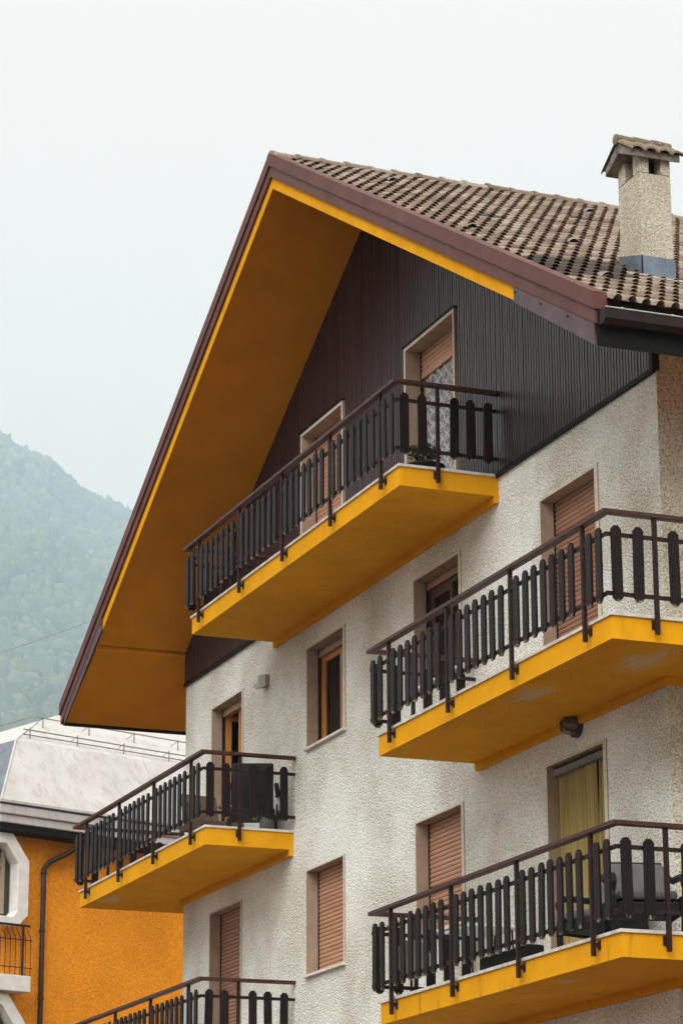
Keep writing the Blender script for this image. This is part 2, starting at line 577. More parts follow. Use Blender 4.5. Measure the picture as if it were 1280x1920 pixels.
def empty(name, loc, label=None, cat=None, group=None, rz=0.0):
    o = bpy.data.objects.new(name, None)
    o.location = loc
    o.rotation_euler = (0, 0, rz)
    o.matrix_basis = Matrix.Translation(loc) @ Matrix.Rotation(rz, 4, 'Z')
    col.objects.link(o)
    tag(o, label, cat, group)
    return o
def tag(o, label=None, cat=None, group=None, kind=None):
    if label: o['label'] = label
    if cat: o['category'] = cat
    if group: o['group'] = group
    if kind: o['kind'] = kind
    return o

# ------------------------------------------------------------------ ground
g = MB(0)
g.quad((-9000, -9000, 0), (9000, -9000, 0), (9000, 9000, 0), (-9000, 9000, 0))
tag(g.build('ground', 'paving'), kind='structure')
g = MB(0)
g.quad((-60, -24, 0.004), (80, -24, 0.004), (80, -9, 0.004), (-60, -9, 0.004))
tag(g.build('road', 'asphalt'), kind='structure')

# ------------------------------------------------------------------ the house
W, D = 15.428, 1.249
XP = W / 2
SL = 0.572                                   # roof slope
OH = 1.48                                    # gable overhang
DEPTH = 12.0
zA, zB, zC = 0.115, -2.925, -5.958
TH = 0.2614
GND = -GZ
def zs(x):                                   # underside of the roof slab
    return 5.02 - SL * abs(x - XP)
house = empty('apartment_house', (XP, DEPTH / 2, 0), 'tall white pebble-dashed house with brown gable, yellow balconies and tiled roof', 'house')

# openings: x0, x1, z top, z bottom
OPEN = [
    (8.85, 10.34, 2.53, zA), (5.13, 6.62, 2.53, zA),
    (12.60, 13.95, -0.533, zB), (8.94, 10.30, -0.533, -1.905), (5.21, 6.53, -0.535, -1.905), (1.25, 2.57, -0.535, zB),
    (5.20, 6.52, -3.568, -4.94), (8.92, 10.27, -3.568, -4.94), (12.60, 13.96, -3.572, zC), (1.25, 2.57, -3.575, zC),
]
wm = MB()
xs = sorted({0.0, W, XP} | {o[0] for o in OPEN} | {o[1] for o in OPEN})
zbreaks = sorted({GND, 0.1156} | {o[2] for o in OPEN[2:]} | {o[3] for o in OPEN[2:]})
for i in range(len(xs) - 1):
    a, b = xs[i], xs[i + 1]
    for j in range(len(zbreaks) - 1):
        c, d = zbreaks[j], zbreaks[j + 1]
        xm, zm = (a + b) / 2, (c + d) / 2
        if any(o[0] < xm < o[1] and o[3] < zm < o[2] for o in OPEN[2:]):
            continue
        wm.quad((a, 0, c), (b, 0, c), (b, 0, d), (a, 0, d))
    base = 0.1156
    for o in OPEN[:2]:
        if o[0] < (a + b) / 2 < o[1]:
            base = o[2]
    wm.quad((a, 0, base), (b, 0, base), (b, 0, zs(b) + 0.1), (a, 0, zs(a) + 0.1))
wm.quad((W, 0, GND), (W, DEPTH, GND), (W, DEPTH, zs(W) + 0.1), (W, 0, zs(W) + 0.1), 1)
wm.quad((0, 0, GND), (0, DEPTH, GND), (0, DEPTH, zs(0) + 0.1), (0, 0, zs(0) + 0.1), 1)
wm.quad((0, DEPTH, GND), (W, DEPTH, GND), (W, DEPTH, zs(W)), (0, DEPTH, zs(0)))
wm.add([(0, DEPTH, zs(0)), (W, DEPTH, zs(W)), (XP, DEPTH, zs(XP))], [(0, 1, 2)])
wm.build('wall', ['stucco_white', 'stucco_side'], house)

# gable cladding: one board each
cl_back = MB()
clad = MB()
PITCHB = 0.0683
nb = int(W / PITCHB)
zb0 = 0.1156
bk = MB()
for i in range(len(xs) - 1):
    a, b = xs[i], xs[i + 1]
    base = zb0
    for o in OPEN[:2]:
        if o[0] < (a + b) / 2 < o[1]:
            base = o[2]
    bk.add([(a, -0.008, base), (b, -0.008, base), (b, -0.008, zs(b) + 0.05), (a, -0.008, zs(a) + 0.05)], [(0, 1, 2, 3)])
bk.box(0, W, -0.05, -0.004, zb0 - 0.035, zb0 + 0.012)      # drip strip under the boards
bk.box(W - 0.055, W + 0.02, -0.055, 0.03, zb0 - 0.02, zs(W) + 0.05)   # corner strip
clad = bk.build('gable_cladding', 'black_fascia', house)
clad['label'] = 'dark brown vertical board cladding of the gable'
for i in range(nb):
    a = 0.004 + i * PITCHB
    b = a + PITCHB - 0.021
    if b > W - 0.06: break
    base = zb0 + 0.014 + random.uniform(0, 0.004)
    for o in OPEN[:2]:
        if a < o[1] + 0.06 and b > o[0] - 0.06:
            base = o[2] + 0.07
    y0 = -0.030 - random.uniform(0, 0.004)
    bm_ = MB()
    vs = [(a, y0, base), (b, y0, base), (b, -0.010, base), (a, -0.010, base),
          (a, y0, zs(a) - 0.002), (b, y0, zs(b) - 0.002), (b, -0.010, zs(b) - 0.002), (a, -0.010, zs(a) - 0.002)]
    bm_.add(vs, [(0, 3, 2, 1), (4, 5, 6, 7), (0, 1, 5, 4), (1, 2, 6, 5), (2, 3, 7, 6), (3, 0, 4, 7)])
    bm_.build('board', 'cladding_wood', clad)

# ------------------------------------------------------------------ windows
def slat_mesh(w, h, mat):
    mb = MB(0)
    prof = [(0.012, 0.003), (0.002, 0.006), (-0.004, h * 0.5), (0.002, h - 0.004), (0.012, h - 0.001), (0.016, h - 0.001), (0.016, 0.003)]
    mb.prism_x([(y, z) for y, z in prof], -w / 2, w / 2)
    return mb.mesh('slat', mat)
def surround(o, edge_l, edge_r, edge_t, wood=False, sill=False, proud=0.012):
    x0, x1, zt, zb = o
    mb = MB()
    yf = -proud if not wood else -0.055
    RD = 0.19
    t = 0.03
    # jambs, lintel: stone lining, face edge in pale stone
    mb.box(x0 - edge_l, x0, yf + 0.001, RD, zb, zt, 0)
    mb.box(x1, x1 + edge_r, yf + 0.001, RD, zb, zt, 0)
    mb.box(x0 - edge_l, x1 + edge_r, yf + 0.001, RD, zt, zt + edge_t, 0)
    mb.quad((x0 - edge_l, yf, zb), (x0 - 0.002, yf, zb), (x0 - 0.002, yf, zt), (x0 - edge_l, yf, zt), 1)
    mb.quad((x1 + 0.002, yf, zb), (x1 + edge_r, yf, zb), (x1 + edge_r, yf, zt), (x1 + 0.002, yf, zt), 1)
    mb.quad((x0 - edge_l, yf, zt + 0.002), (x1 + edge_r, yf, zt + 0.002), (x1 + edge_r, yf, zt + edge_t), (x0 - edge_l, yf, zt + edge_t), 1)
    w = mb.build('window', ['stone_reveal', 'stone_edge'], house)
    if sill:
        s = MB()
        s.box(x0 - 0.03, x1 + edge_r + 0.01, -0.055, RD, zb - 0.035, zb)
        s.build('sill', 'marble', w, bevel=0.004)
    return w
def shutter(w, o, drop, mat, h=0.055):
    x0, x1, zt, zb = o
    sm = slat_mesh(x1 - x0 - 0.02, h, mat)
    n = int(drop / h)
    for i in range(n):
        s = link('slat', sm, None, w)
        s.location = ((x0 + x1) / 2, 0.165 + random.uniform(-0.0015, 0.0015), zt - (i + 1) * h + GZ)
    for ga, gb in ((x0 + 0.001, x0 + 0.018), (x1 - 0.018, x1 - 0.001)):
        e = MB()
        e.box(ga, gb, 0.150, 0.189, zb + 0.001, zt - 0.001)
        e.build('shutter_guide', 'rubber_dark', w)
    zend = zt - n * h
    if zend - zb > 0.1:
        e = MB()
        e.box(x0 + 0.015, x1 - 0.015, 0.158, 0.183, zend - 0.05, zend)
        e.build('bottom_bar', mat, w)
    return zend
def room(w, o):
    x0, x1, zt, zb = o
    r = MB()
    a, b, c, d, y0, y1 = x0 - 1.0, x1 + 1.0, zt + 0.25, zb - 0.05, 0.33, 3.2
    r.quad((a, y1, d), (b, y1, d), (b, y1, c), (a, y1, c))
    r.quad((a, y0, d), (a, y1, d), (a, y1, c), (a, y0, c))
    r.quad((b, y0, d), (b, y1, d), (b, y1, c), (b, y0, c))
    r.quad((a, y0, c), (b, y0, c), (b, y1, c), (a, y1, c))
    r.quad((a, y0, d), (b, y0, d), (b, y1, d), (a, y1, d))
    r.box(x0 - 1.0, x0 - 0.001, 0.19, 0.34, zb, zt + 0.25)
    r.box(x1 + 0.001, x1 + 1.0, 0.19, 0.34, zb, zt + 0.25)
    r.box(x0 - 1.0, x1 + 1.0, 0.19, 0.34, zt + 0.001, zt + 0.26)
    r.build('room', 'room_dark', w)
def casement(w, x0, x1, zb, zt, y, mat, st=0.075, th=0.05, pane=True, hinge=None, ang=0.0):
    """a glazed leaf; when hinge is given the leaf is swung into the room about that jamb"""
    mb = MB(0)
    W_, H_ = x1 - x0, zt - zb
    mb.box(0, st, 0, th, 0, H_)
    mb.box(W_ - st, W_, 0, th, 0, H_)
    mb.box(st, W_ - st, 0, th, 0, st * 1.2)
    mb.box(st, W_ - st, 0, th, H_ - st, H_)
    f = mb.build('casement', mat, w)
    gl = MB(0)
    gl.box(st - 0.005, W_ - st + 0.005, th * 0.4, th * 0.4 + 0.006, st * 1.2 - 0.005, H_ - st + 0.005)
    gp = gl.build('pane', 'window_glass', w)
    for o in (f, gp):
        if hinge == 'R':
            # leaf drawn from hinge at x1 going to -x, swung inwards
            o.matrix_basis = Matrix.Translation((x1, y, zb + GZ)) @ Matrix.Rotation(-ang, 4, 'Z') @ Matrix.Translation((-W_, 0, 0))
        elif hinge == 'L':
            o.matrix_basis = Matrix.Translation((x0, y, zb + GZ)) @ Matrix.Rotation(ang, 4, 'Z')
        else:
            o.location = (x0, y, zb + GZ)
def drape(w, x0, x1, zb, zt, y, amp, nfold, mat, x0b=None, x1b=None, name='curtain', n=64, phase=0.0):
    """pleated cloth; bottom edge may be gathered to other x limits"""
    x0b = x0 if x0b is None else x0b
    x1b = x1 if x1b is None else x1b
    mb = MB()
    rows = 8
    vs, fs = [], []
    for j in range(rows + 1):
        v = j / rows
        a = x0 + (x0b - x0) * v ** 1.3
        b = x1 + (x1b - x1) * v ** 1.3
        for i in range(n + 1):
            u = i / n
            yy = y + amp * math.sin(2 * math.pi * nfold * u + phase + 0.6 * math.sin(3 * v)) * (0.75 + 0.25 * math.sin(9 * u))
            vs.append((a + (b - a) * u, yy, zt + (zb - zt) * v))
    for j in range(rows):
        for i in range(n):
            k = j * (n + 1) + i
            fs.append((k, k + 1, k + n + 2, k + n + 1))
    mb.add(vs, fs)
    return mb.build(name, mat, w, smooth=True)

# gable doors
o = OPEN[0]; w = surround(o, 0.055, 0.045, 0.05, wood=True)
w['label'] = 'gable door with lace curtain under a half-raised peach shutter'
zend = shutter(w, o, 0.31, 'shutter_peach', 0.062)
room(w, o)
fr = MB(); fr.box(o[0], o[0] + 0.06, 0.20, 0.27, o[3], o[2]); fr.box(o[1] - 0.06, o[1], 0.20, 0.27, o[3], o[2]); fr.box(o[0] + .06, o[1] - .06, 0.20, 0.27, o[2] - 0.30, o[2]); fr.build('door_frame', 'wood_pale', w)
casement(w, o[0] + 0.061, (o[0] + o[1]) / 2, o[3], o[2] - 0.301, 0.21, 'wood_pale', 0.06)
casement(w, (o[0] + o[1]) / 2 + 0.002, o[1] - 0.061, o[3], o[2] - 0.301, 0.21, 'wood_pale', 0.06)
drape(w, o[0] + 0.08, o[1] - 0.07, o[3] + 0.05, o[2] - 0.2, 0.195, 0.018, 6, 'lace_curtain', name='curtain')
o = OPEN[1]; w = surround(o, 0.055, 0.045, 0.05, wood=True)
w['label'] = 'gable door with its peach shutter lowered behind the railing'
shutter(w, o, 2.4, 'shutter_peach', 0.062)
# top flashing of both gable openings
for o in OPEN[:2]:
    f = MB()
    f.box(o[0] - 0.075, o[1] + 0.065, -0.075, -0.03, o[2] + 0.052, o[2] + 0.072)
    f.build('door_flashing', 'black_fascia', house)
# middle row
o = OPEN[2]; w = surround(o, 0.02, 0.085, 0.035)
w['label'] = 'balcony door with brown roller shutter fully down'
shutter(w, o, 2.38, 'shutter_brown')
o = OPEN[3]; w = surround(o, 0.02, 0.07, 0.035, sill=True)
w['label'] = 'dark glazed window with brown curtain'
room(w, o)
shutter(w, o, 0.07, 'shutter_brown')
fr = MB(); fr.box(o[0], o[0] + 0.05, 0.20, 0.26, o[3], o[2]); fr.box(o[1] - 0.05, o[1], 0.20, 0.26, o[3], o[2]); fr.box(o[0] + .05, o[1] - .05, 0.20, 0.26, o[2] - 0.16, o[2]); fr.build('door_frame', 'wood_dark', w)
casement(w, o[0] + 0.051, (o[0] + o[1]) / 2, o[3], o[2] - 0.161, 0.21, 'wood_dark', 0.06)
drape(w, o[0] + 0.1, o[0] + 0.75, o[3] + 0.05, o[2] - 0.16, 0.36, 0.05, 5, 'curtain_brown', o[0] + 0.1, o[0] + 0.45)
casement(w, (o[0] + o[1]) / 2 + .002, o[1] - 0.051, o[3], o[2] - 0.161, 0.22, 'wood_dark', 0.06, hinge='R', ang=R(78))
o = OPEN[4]; w = surround(o, 0.02, 0.085, 0.03, sill=True)
w['label'] = 'middle window with orange wooden leaf open and curtain gathered'
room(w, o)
shutter(w, o, 0.06, 'stone_reveal')
fr = MB(); fr.box(o[0], o[0] + 0.055, 0.20, 0.26, o[3], o[2]); fr.box(o[1] - 0.055, o[1], 0.20, 0.26, o[3], o[2]); fr.box(o[0] + .055, o[1] - .055, 0.20, 0.26, o[2] - 0.12, o[2]); fr.box(o[0] + .055, o[1] - .055, 0.20, 0.26, o[3], o[3] + 0.05); fr.build('window_frame', 'wood_orange', w)
casement(w, o[0] + 0.056, (o[0] + o[1]) / 2 + 0.1, o[3] + 0.051, o[2] - 0.121, 0.21, 'wood_orange', 0.06)
casement(w, (o[0] + o[1]) / 2 + .1, o[1] - 0.056, o[3] + 0.051, o[2] - 0.121, 0.24, 'wood_orange', 0.075, hinge='R', ang=R(70))
drape(w, o[0] + 0.1, o[0] + 1.05, o[3] + 0.05, o[2] - 0.12, 0.42, 0.04, 7, 'curtain_brown', o[0] + 0.1, o[0] + 0.5)
o = OPEN[5]; w = surround(o, 0.02, 0.05, 0.03)
w['label'] = 'open balcony door with orange wooden leaves'
room(w, o)
shutter(w, o, 0.055, 'wood_pale')
fr = MB(); fr.box(o[0], o[0] + 0.05, 0.20, 0.26, o[3], o[2]); fr.box(o[1] - 0.05, o[1], 0.20, 0.26, o[3], o[2]); fr.box(o[0] + .05, o[1] - .05, 0.20, 0.26, o[2] - 0.1, o[2]); fr.build('door_frame', 'wood_orange', w)
casement(w, o[0] + 0.051, (o[0] + o[1]) / 2 - .1, o[3], o[2] - 0.101, 0.21, 'wood_orange', 0.07, hinge='L', ang=R(80))
casement(w, (o[0] + o[1]) / 2 - .15, o[1] - 0.051, o[3], o[2] - 0.101, 0.23, 'wood_orange', 0.085)
# lower row
o = OPEN[6]; w = surround(o, 0.02, 0.05, 0.02, sill=True)
w['label'] = 'small window with terracotta roller shutter down and marble sill'
shutter(w, o, 1.37, 'shutter_terracotta')
o = OPEN[7]; w = surround(o, 0.02, 0.075, 0.02, sill=True)
w['label'] = 'window with terracotta roller shutter down behind the corner railing'
shutter(w, o, 1.37, 'shutter_terracotta')
o = OPEN[8]; w = surround(o, 0.02, 0.08, 0.035)
w['label'] = 'balcony door behind an olive curtain'
room(w, o)
e = MB(); e.box(o[0] + .001, o[1] - .001, 0.05, 0.11, o[2] - 0.11, o[2] - 0.04); e.build('curtain_rail', 'pot_grey', w)
drape(w, o[0] + 0.02, o[0] + 0.95, o[3] + 0.03, o[2] - 0.1, 0.12, 0.018, 17, 'curtain_olive')
drape(w, o[0] + 0.98, o[1] - 0.01, o[3] + 0.03, o[2] - 0.1, 0.13, 0.03, 5, 'curtain_olive', o[0] + 0.90, o[1] - 0.02, n=40)
o = OPEN[9]; w = surround(o, 0.02, 0.045, 0.02)
w['label'] = 'lower left balcony door with brown shutter down'
shutter(w, o, 2.38, 'shutter_brown')

# ------------------------------------------------------------------ balconies
def plank_mesh():
    mb = MB(0)
    w, h, c = 0.054, 0.75, 0.031
    poly = [(-w + c, 0), (w - c, 0), (w, c * 1.2), (w, h - c * 1.2), (w - c, h), (-w + c, h), (-w, h - c * 1.2), (-w, c * 1.2)]
    mb.prism_y(poly, -0.0125, 0.0125)
    mb.tube([(0, -0.0125, 0.075), (0, -0.017, 0.075)], 0.008, 6)
    mb.tube([(0, -0.0125, 0.665), (0, -0.017, 0.665)], 0.008, 6)
    return mb.mesh('slat', 'slat_wood')
PLANK = plank_mesh()
pm = MB(0); pm.box(-0.02, 0.02, -0.02, 0.02, -0.20, 0.955)
POST = pm.mesh('post', 'post_steel')
pm = MB(0); pm.box(-0.016, 0.016, 0.020, 0.0665, -0.115, -0.075); pm.box(-0.03, 0.03, 0.058, 0.0662, -0.14, -0.05)
BRACK = pm.mesh('bracket', 'post_steel')
RR = 0.066
def balcony(x0, x1, z, posts, far='wall', near='wall', mat='yellow_paint', label=None):
    YB = 3.6
    def plan(e):
        a, b = x0 - e, x1 + e
        p = []
        p += [(a, YB), (a, -D - e)] if far == 'wrap' else [(a, -0.001), (a, -D - e)]
        p += [(b, -D - e), (b, YB), (W + 0.001, YB), (W + 0.001, -0.001)] if near == 'wrap' else [(b, -D - e), (b, -0.001)]
        if far == 'wrap':
            p += [(-0.001, -0.001), (-0.001, YB)]
        return p
    sl = MB(); sl.prism_z(plan(0), z - TH, z - 0.034)
    b = sl.build('balcony', mat, house)
    if label: b['label'] = label
    cp = MB(); cp.prism_z(plan(0.022), z - 0.034, z)
    cp.build('coping', 'marble', b, bevel=0.004)
    bmx = MB()
    bx0, bx1 = max(x0, 0.0), min(x1, W)
    bmx.box(bx0, bx1, -0.06, -0.001, z - TH - 0.085, z - TH + 0.001)
    if near == 'wrap':
        bmx.box(W + 0.001, W + 0.06, -0.06, YB, z - TH - 0.085, z - TH + 0.001)
    bmx.build('beam', mat, b)
    # railing
    yl = -D - RR
    a, c = x0 - RR, x1 + RR
    line = []
    line += [(-0.002, YB - .1), (a, YB - .1), (a, yl)] if far == 'wrap' else [(a, -0.002), (a, yl)]
    line += [(c, yl), (c, YB - .1), (W + 0.002, YB - .1)] if near == 'wrap' else [(c, yl), (c, -0.002)]
    h = MB(); h.sweep(line, 0.088, 0.045, z + 0.978)
    h.build('handrail', 'handrail_brown', b, bevel=0.006)
    for zz in (0.165, 0.755):
        r = MB(); r.sweep(line, 0.022, 0.04, z + zz)
        r.build('rail', 'post_steel', b)
    def put(me, nm, x, y, rz, dz=0.0, jit=0.0):
        q = link(nm, me, None, b)
        q.location = (x, y, z + dz + GZ)
        q.rotation_euler = (random.gauss(0, jit * 0.4), random.gauss(0, jit), rz + random.gauss(0, jit))
    def post(x, y, rz):
        put(POST, 'post', x, y, rz)
        put(BRACK, 'bracket', x, y, rz)
    def slat(x, y, rz, outx, outy):
        put(PLANK, 'slat', x + outx * 0.030, y + outy * 0.030, rz, 0.09 + random.uniform(-0.006, 0.006), 0.008)
    for p in posts:
        post(p, yl, 0)
    for p, q in zip(posts, posts[1:]):
        for i in range(7):
            slat((p + q) / 2 + (i - 3) * 0.212, yl, 0, 0, -1)
    for d_ in (0.187, 0.40):
        slat(posts[0] - d_, yl, 0, 0, -1)
        slat(posts[-1] + d_, yl, 0, 0, -1)
    def side(xl, sgn, wrap):
        rz = math.pi / 2 * sgn                   # local -y faces outwards
        ys = [-1.222, -0.994, -0.600, -0.385, -0.170]
        ps = [-0.793]
        if wrap:
            ys += [0.045, 0.26, 0.475, 0.69] + [1.08 + 0.212 * i for i in range(7)] + [2.74 + 0.212 * i for i in range(4)]
            ps += [0.885, 2.55]
        for y in ys:
            slat(xl, y, rz, sgn, 0)
        for y in ps:
            post(xl, y, rz)
        if wrap:
            for k in range(5):
                slat(xl - sgn * (0.16 + 0.235 * k), YB - .1, math.pi, 0, 1)
    side(c, 1, near == 'wrap')
    side(a, -1, far == 'wrap')
    return b
balcony(3.991, 11.473, zA, [4.461, 6.123, 7.761, 9.439, 11.065], label='yellow gable balcony below the overhanging roof')
balcony(10.79, W + D, zB, [11.262, 12.909, 14.547, 16.233], near='wrap', mat='yellow_peeled_right', label='yellow balcony wrapping the corner, paint flaking below')
balcony(10.79, W + D, zC, [11.257, 12.917, 14.553, 16.218], near='wrap', mat='yellow_dirty', label='lower yellow corner balcony with dirty streaks')
balcony(-D, 4.67, zB, [-0.727, 0.931, 2.578, 4.224], far='wrap', mat='yellow_peeled_left', label='yellow balcony on the far corner holding garden chairs')
balcony(-D, 4.67, zC, [-0.727, 0.931, 2.578, 4.224], far='wrap', label='lowest far corner balcony cut by the picture edge')

# ------------------------------------------------------------------ roof
XE_L, XE_R = -1.72, 16.95
RT = 0.40                                    # slab thickness, vertical
Y0R, Y1R = -OH + 0.05, DEPTH + 0.8
poly = [(XE_L, zs(XE_L) + 0.36), (XE_L, -0.235), (-0.035, 0.555), (-0.035, 0.68), (0.03, 0.68), (0.03, zs(0.03)),
        (XP, zs(XP)), (W - 0.03, zs(W - 0.03)), (W - 0.03, 0.68), (W + 0.035, 0.68), (W + 0.035, 0.555), (XE_R - .02, -0.235), (XE_R - .02, zs(XE_R) + 0.36),
        (XP, zs(XP) + RT)]
# extruded as convex strips so that the caps stay clean
rm = MB()
left = [poly[0], poly[1], poly[2], (-0.035, zs(-0.035) + RT)]
mid1 = [(-0.035, 0.68), (0.03, 0.68), (0.03, zs(0.03) + RT), (-0.035, zs(-0.035) + RT)]
main_l = [(0.03, zs(0.03)), (XP, zs(XP)), (XP, zs(XP) + RT), (0.03, zs(0.03) + RT)]
def mir(p): return [(W - x, z) for x, z in p]
for seg in (left, mid1, main_l):
    rm.prism_y(seg, Y0R, Y1R)
right = [(XE_R - .03, zs(XE_R - .03) + 0.33), (XE_R - .03, -0.235), (W + 0.035, 0.555), (W + 0.035, zs(-0.035) + RT)]
rm.prism_y(right, Y0R, Y1R)
for seg in (mid1, main_l):
    rm.prism_y(mir(seg), Y0R, Y1R)
roof = rm.build('roof', 'soffit_shaded_yellow', house)
# yellow edge of the slab below the verge boards
ye = MB()
for f in (lambda x: x, lambda x: W - x):
    p = [(0.32, zs(0.32) - 0.004), (XP, zs(XP) - 0.004), (XP, zs(XP) + 0.2), (0.32, zs(0.32) + 0.2)]
    ye.prism_y([(f(x), z) for x, z in p], Y0R - 0.012, Y0R + 0.003)
ye.build('slab_edge', 'yellow_paint', roof)
# verge boards: two overlapping courses, in lengths
def verge(f, breaks, z_lo, z_hi, y0, y1, name, mat):
    for a, b in zip(breaks, breaks[1:]):
        g_ = 0.003
        p = [(a + g_, zs(a + g_) + z_lo), (b - g_, zs(b - g_) + z_lo), (b - g_, zs(b - g_) + z_hi), (a + g_, zs(a + g_) + z_hi)]
        q = MB(); q.prism_y([(f(x), z) for x, z in p], y0, y1)
        q.build(name, mat, roof, bevel=0.004)
ident = lambda x: x
mirr = lambda x: W - x
for f, br in ((ident, [-1.80, 0.9, 4.3, XP + 0.003]), (mirr, [-1.55, 2.06, 5.6, XP + 0.003])):
    verge(f, br, 0.315, 0.500, -OH - 0.02, -OH + 0.14, 'verge_board', 'brown_metal')
    verge(f, [br[0] + 0.02] + br[1:], 0.160, 0.318, -OH + 0.004, -OH + 0.10, 'verge_board', 'brown_metal')
# eave end plates
for f, e, dz in ((ident, -1.60, 0.03), (mirr, -1.498, -0.075)):
    p = [(0.32, zs(0.32) - 0.02), (0.32, zs(0.32) + 0.17), (e, zs(e) + 0.2), (e, zs(e) + dz)]
    q = MB(); q.prism_y([(f(x), z) for x, z in p], -OH + 0.012, -OH + 0.034)
    pl = q.build('eave_plate', 'grey_metal_plate', roof, bevel=0.003)
    for k in range(4):
        x = 0.22 + (e - 0.1 - 0.22) * k / 3 + 0.06
        q = MB(); q.tube([(f(x), -OH + 0.012, zs(x) + 0.10), (f(x), -OH + 0.002, zs(x) + 0.10)], 0.014, 8)
        q.build('screw', 'rubber_dark', roof)
# eave fascias and gutters
q = MB(); q.box(XE_R - 0.018, XE_R + 0.012, -OH + 0.036, Y1R, -0.33, zs(XE_R) + 0.395); q.build('fascia', 'black_fascia', roof)
q = MB(); q.box(XE_L - 0.012, XE_L + 0.02, -OH + 0.036, Y1R, -0.275, zs(XE_L) + 0.34); q.build('fascia', 'black_fascia', roof)
def gutter(xw, sgn):
    z = 0.03
    prof = [(0.002, z), (0.002, z - 0.16), (0.10, z - 0.17), (0.145, z - 0.12), (0.15, z - 0.02), (0.144, z - 0.02), (0.139, z - 0.117), (0.098, z - 0.164), (0.008, z - 0.154), (0.008, z)]
    q = MB(); q.prism_y([(xw + sgn * x, zz) for x, zz in prof], -OH + 0.05, Y1R)
    g_ = q.build('gutter', 'gutter_brown', roof)
    e = MB(); e.prism_y([(xw + sgn * x, zz) for x, zz in prof[:5]], -OH + 0.042, -OH + 0.05); e.build('gutter_end', 'gutter_brown', roof)
    r = MB(); r.tube([(xw + sgn * 0.150, -OH + 0.05, z - 0.012), (xw + sgn * 0.150, Y1R, z - 0.012)], 0.007, 6); r.build('gutter_rim', 'gutter_rim', roof)
    for k in range(14):
        y = -OH + 0.22 + 0.55 * k
        b = MB(); b.box(min(xw, xw + sgn * 0.152), max(xw, xw + sgn * 0.152), y, y + 0.025, z - 0.004, z + 0.002); b.build('gutter_bracket', 'gutter_rim', roof)
gutter(XE_R + 0.012, 1)

# ---- tiles
AN = math.atan(SL)
CA, SA = math.cos(AN), math.sin(AN)
TW, TE, TL = 0.314, 0.325, 0.375
def tile_profile():
    pts = []
    rr, hh = 0.048, 0.058
    for c in (0.0785, 0.2355):
        pts.append((c - 0.0785, 0.0))
        pts.append((c - rr - 0.008, 0.0))
        for k in range(0, 7):
            a = math.pi * (1 - k / 6)
            pts.append((c + rr * math.cos(a), hh * max(0.08, math.sin(a))))
        pts.append((c + rr + 0.008, 0.0))
    pts.append((TW, 0.0))
    return pts
def tile_arrays():
    pr = tile_profile()
    n = len(pr)
    lift = 0.048
    V, F = [], []
    for (u, h) in pr: V.append((u, 0.0, h + lift))               # lower edge, top
    for (u, h) in pr: V.append((u, TL, h + 0.002))               # upper edge
    for (u, h) in pr: V.append((u, 0.0, h + lift - 0.008))       # lower edge, underside
    for (u, h) in pr: V.append((u, 0.16, h + lift * 0.5 - 0.010))  # underside running in
    for i in range(n - 1):
        F.append((i, i + 1, n + i + 1, n + i))
        F.append((2 * n + i, 2 * n + i + 1, i + 1, i))
        F.append((3 * n + i, 3 * n + i + 1, 2 * n + i + 1, 2 * n + i))
    return np.array(V), F
TV, TF = tile_arrays()
tme = {}
for nm in ('roof_tile', 'roof_tile_dark'):
    me = bpy.data.meshes.new('tile')
    me.from_pydata(TV.tolist(), [], TF)
    me.materials.append(MAT[nm])
    me.polygons.foreach_set('use_smooth', [True] * len(me.polygons))
    tme[nm] = me
UP = Vector((-CA, 0, SA)); NR = Vector((SA, 0, CA)); UX = Vector((0, 1, 0))
EAVE = Vector((XE_R + 0.085, 0, zs(XE_R + 0.085) + 0.40 + GZ))
ncourse = int(((XE_R + 0.085 - XP) / CA) / TE) + 1
ycol0 = -OH + 0.135
ncol = 45
cells = []
for k in range(ncourse):
    for c in range(ncol):
        p = EAVE + UP * (k * TE) + UX * (ycol0 + c * TW)
        ctr = p + UX * (TW / 2) + UP * 0.16
        if ctr.x > 13.95 and ctr.x < 14.85 and 0.17 < ctr.y - 0.0 < 0.5:
            pass
        d = ctr - CAM
        zc = d.dot(f2)
        sx = 640 + FPX * d.dot(r3) / zc
        sy = 960 - FPX * d.dot(u3) / zc
        vis = -10 < sx < 1290
        cells.append((not vis, zc, k, c, p, sx, sy))
cells.sort(key=lambda t: (t[0], t[1]))
rot = Matrix((UX, UP, NR)).transposed().to_4x4()
fieldV, fieldF, fieldA = [], [], []
nv = 0
for i, (hid, zc, k, c, p, sx, sy) in enumerate(cells):
    jr = Matrix.Rotation(random.gauss(0, 0.008), 4, 'Z') @ Matrix.Rotation(random.gauss(0, 0.006), 4, 'X')
    mw = Matrix.Translation(p + NR * random.uniform(-0.002, 0.004) + UP * random.gauss(0, 0.004)) @ rot @ jr
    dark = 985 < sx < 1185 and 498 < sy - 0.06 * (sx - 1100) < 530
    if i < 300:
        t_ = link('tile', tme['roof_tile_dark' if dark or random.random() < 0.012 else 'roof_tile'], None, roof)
        t_.matrix_basis = mw
    else:
        M3 = np.array(mw)
        vv = TV @ M3[:3, :3].T + M3[:3, 3]
        fieldV.append(vv)
        fieldF += [tuple(a + nv for a in f) for f in TF]
        fieldA += [random.random()] * len(TF)
        nv += len(TV)
me = bpy.data.meshes.new('tile_field')
me.from_pydata(np.concatenate(fieldV).tolist(), [], fieldF)
me.materials.append(MAT['roof_tile'])
at = me.attributes.new('piece', 'FLOAT', 'FACE')
at.data.foreach_set('value', fieldA)
me.polygons.foreach_set('use_smooth', [True] * len(me.polygons))
tag(link('tile_field', me, None, roof), kind='stuff')
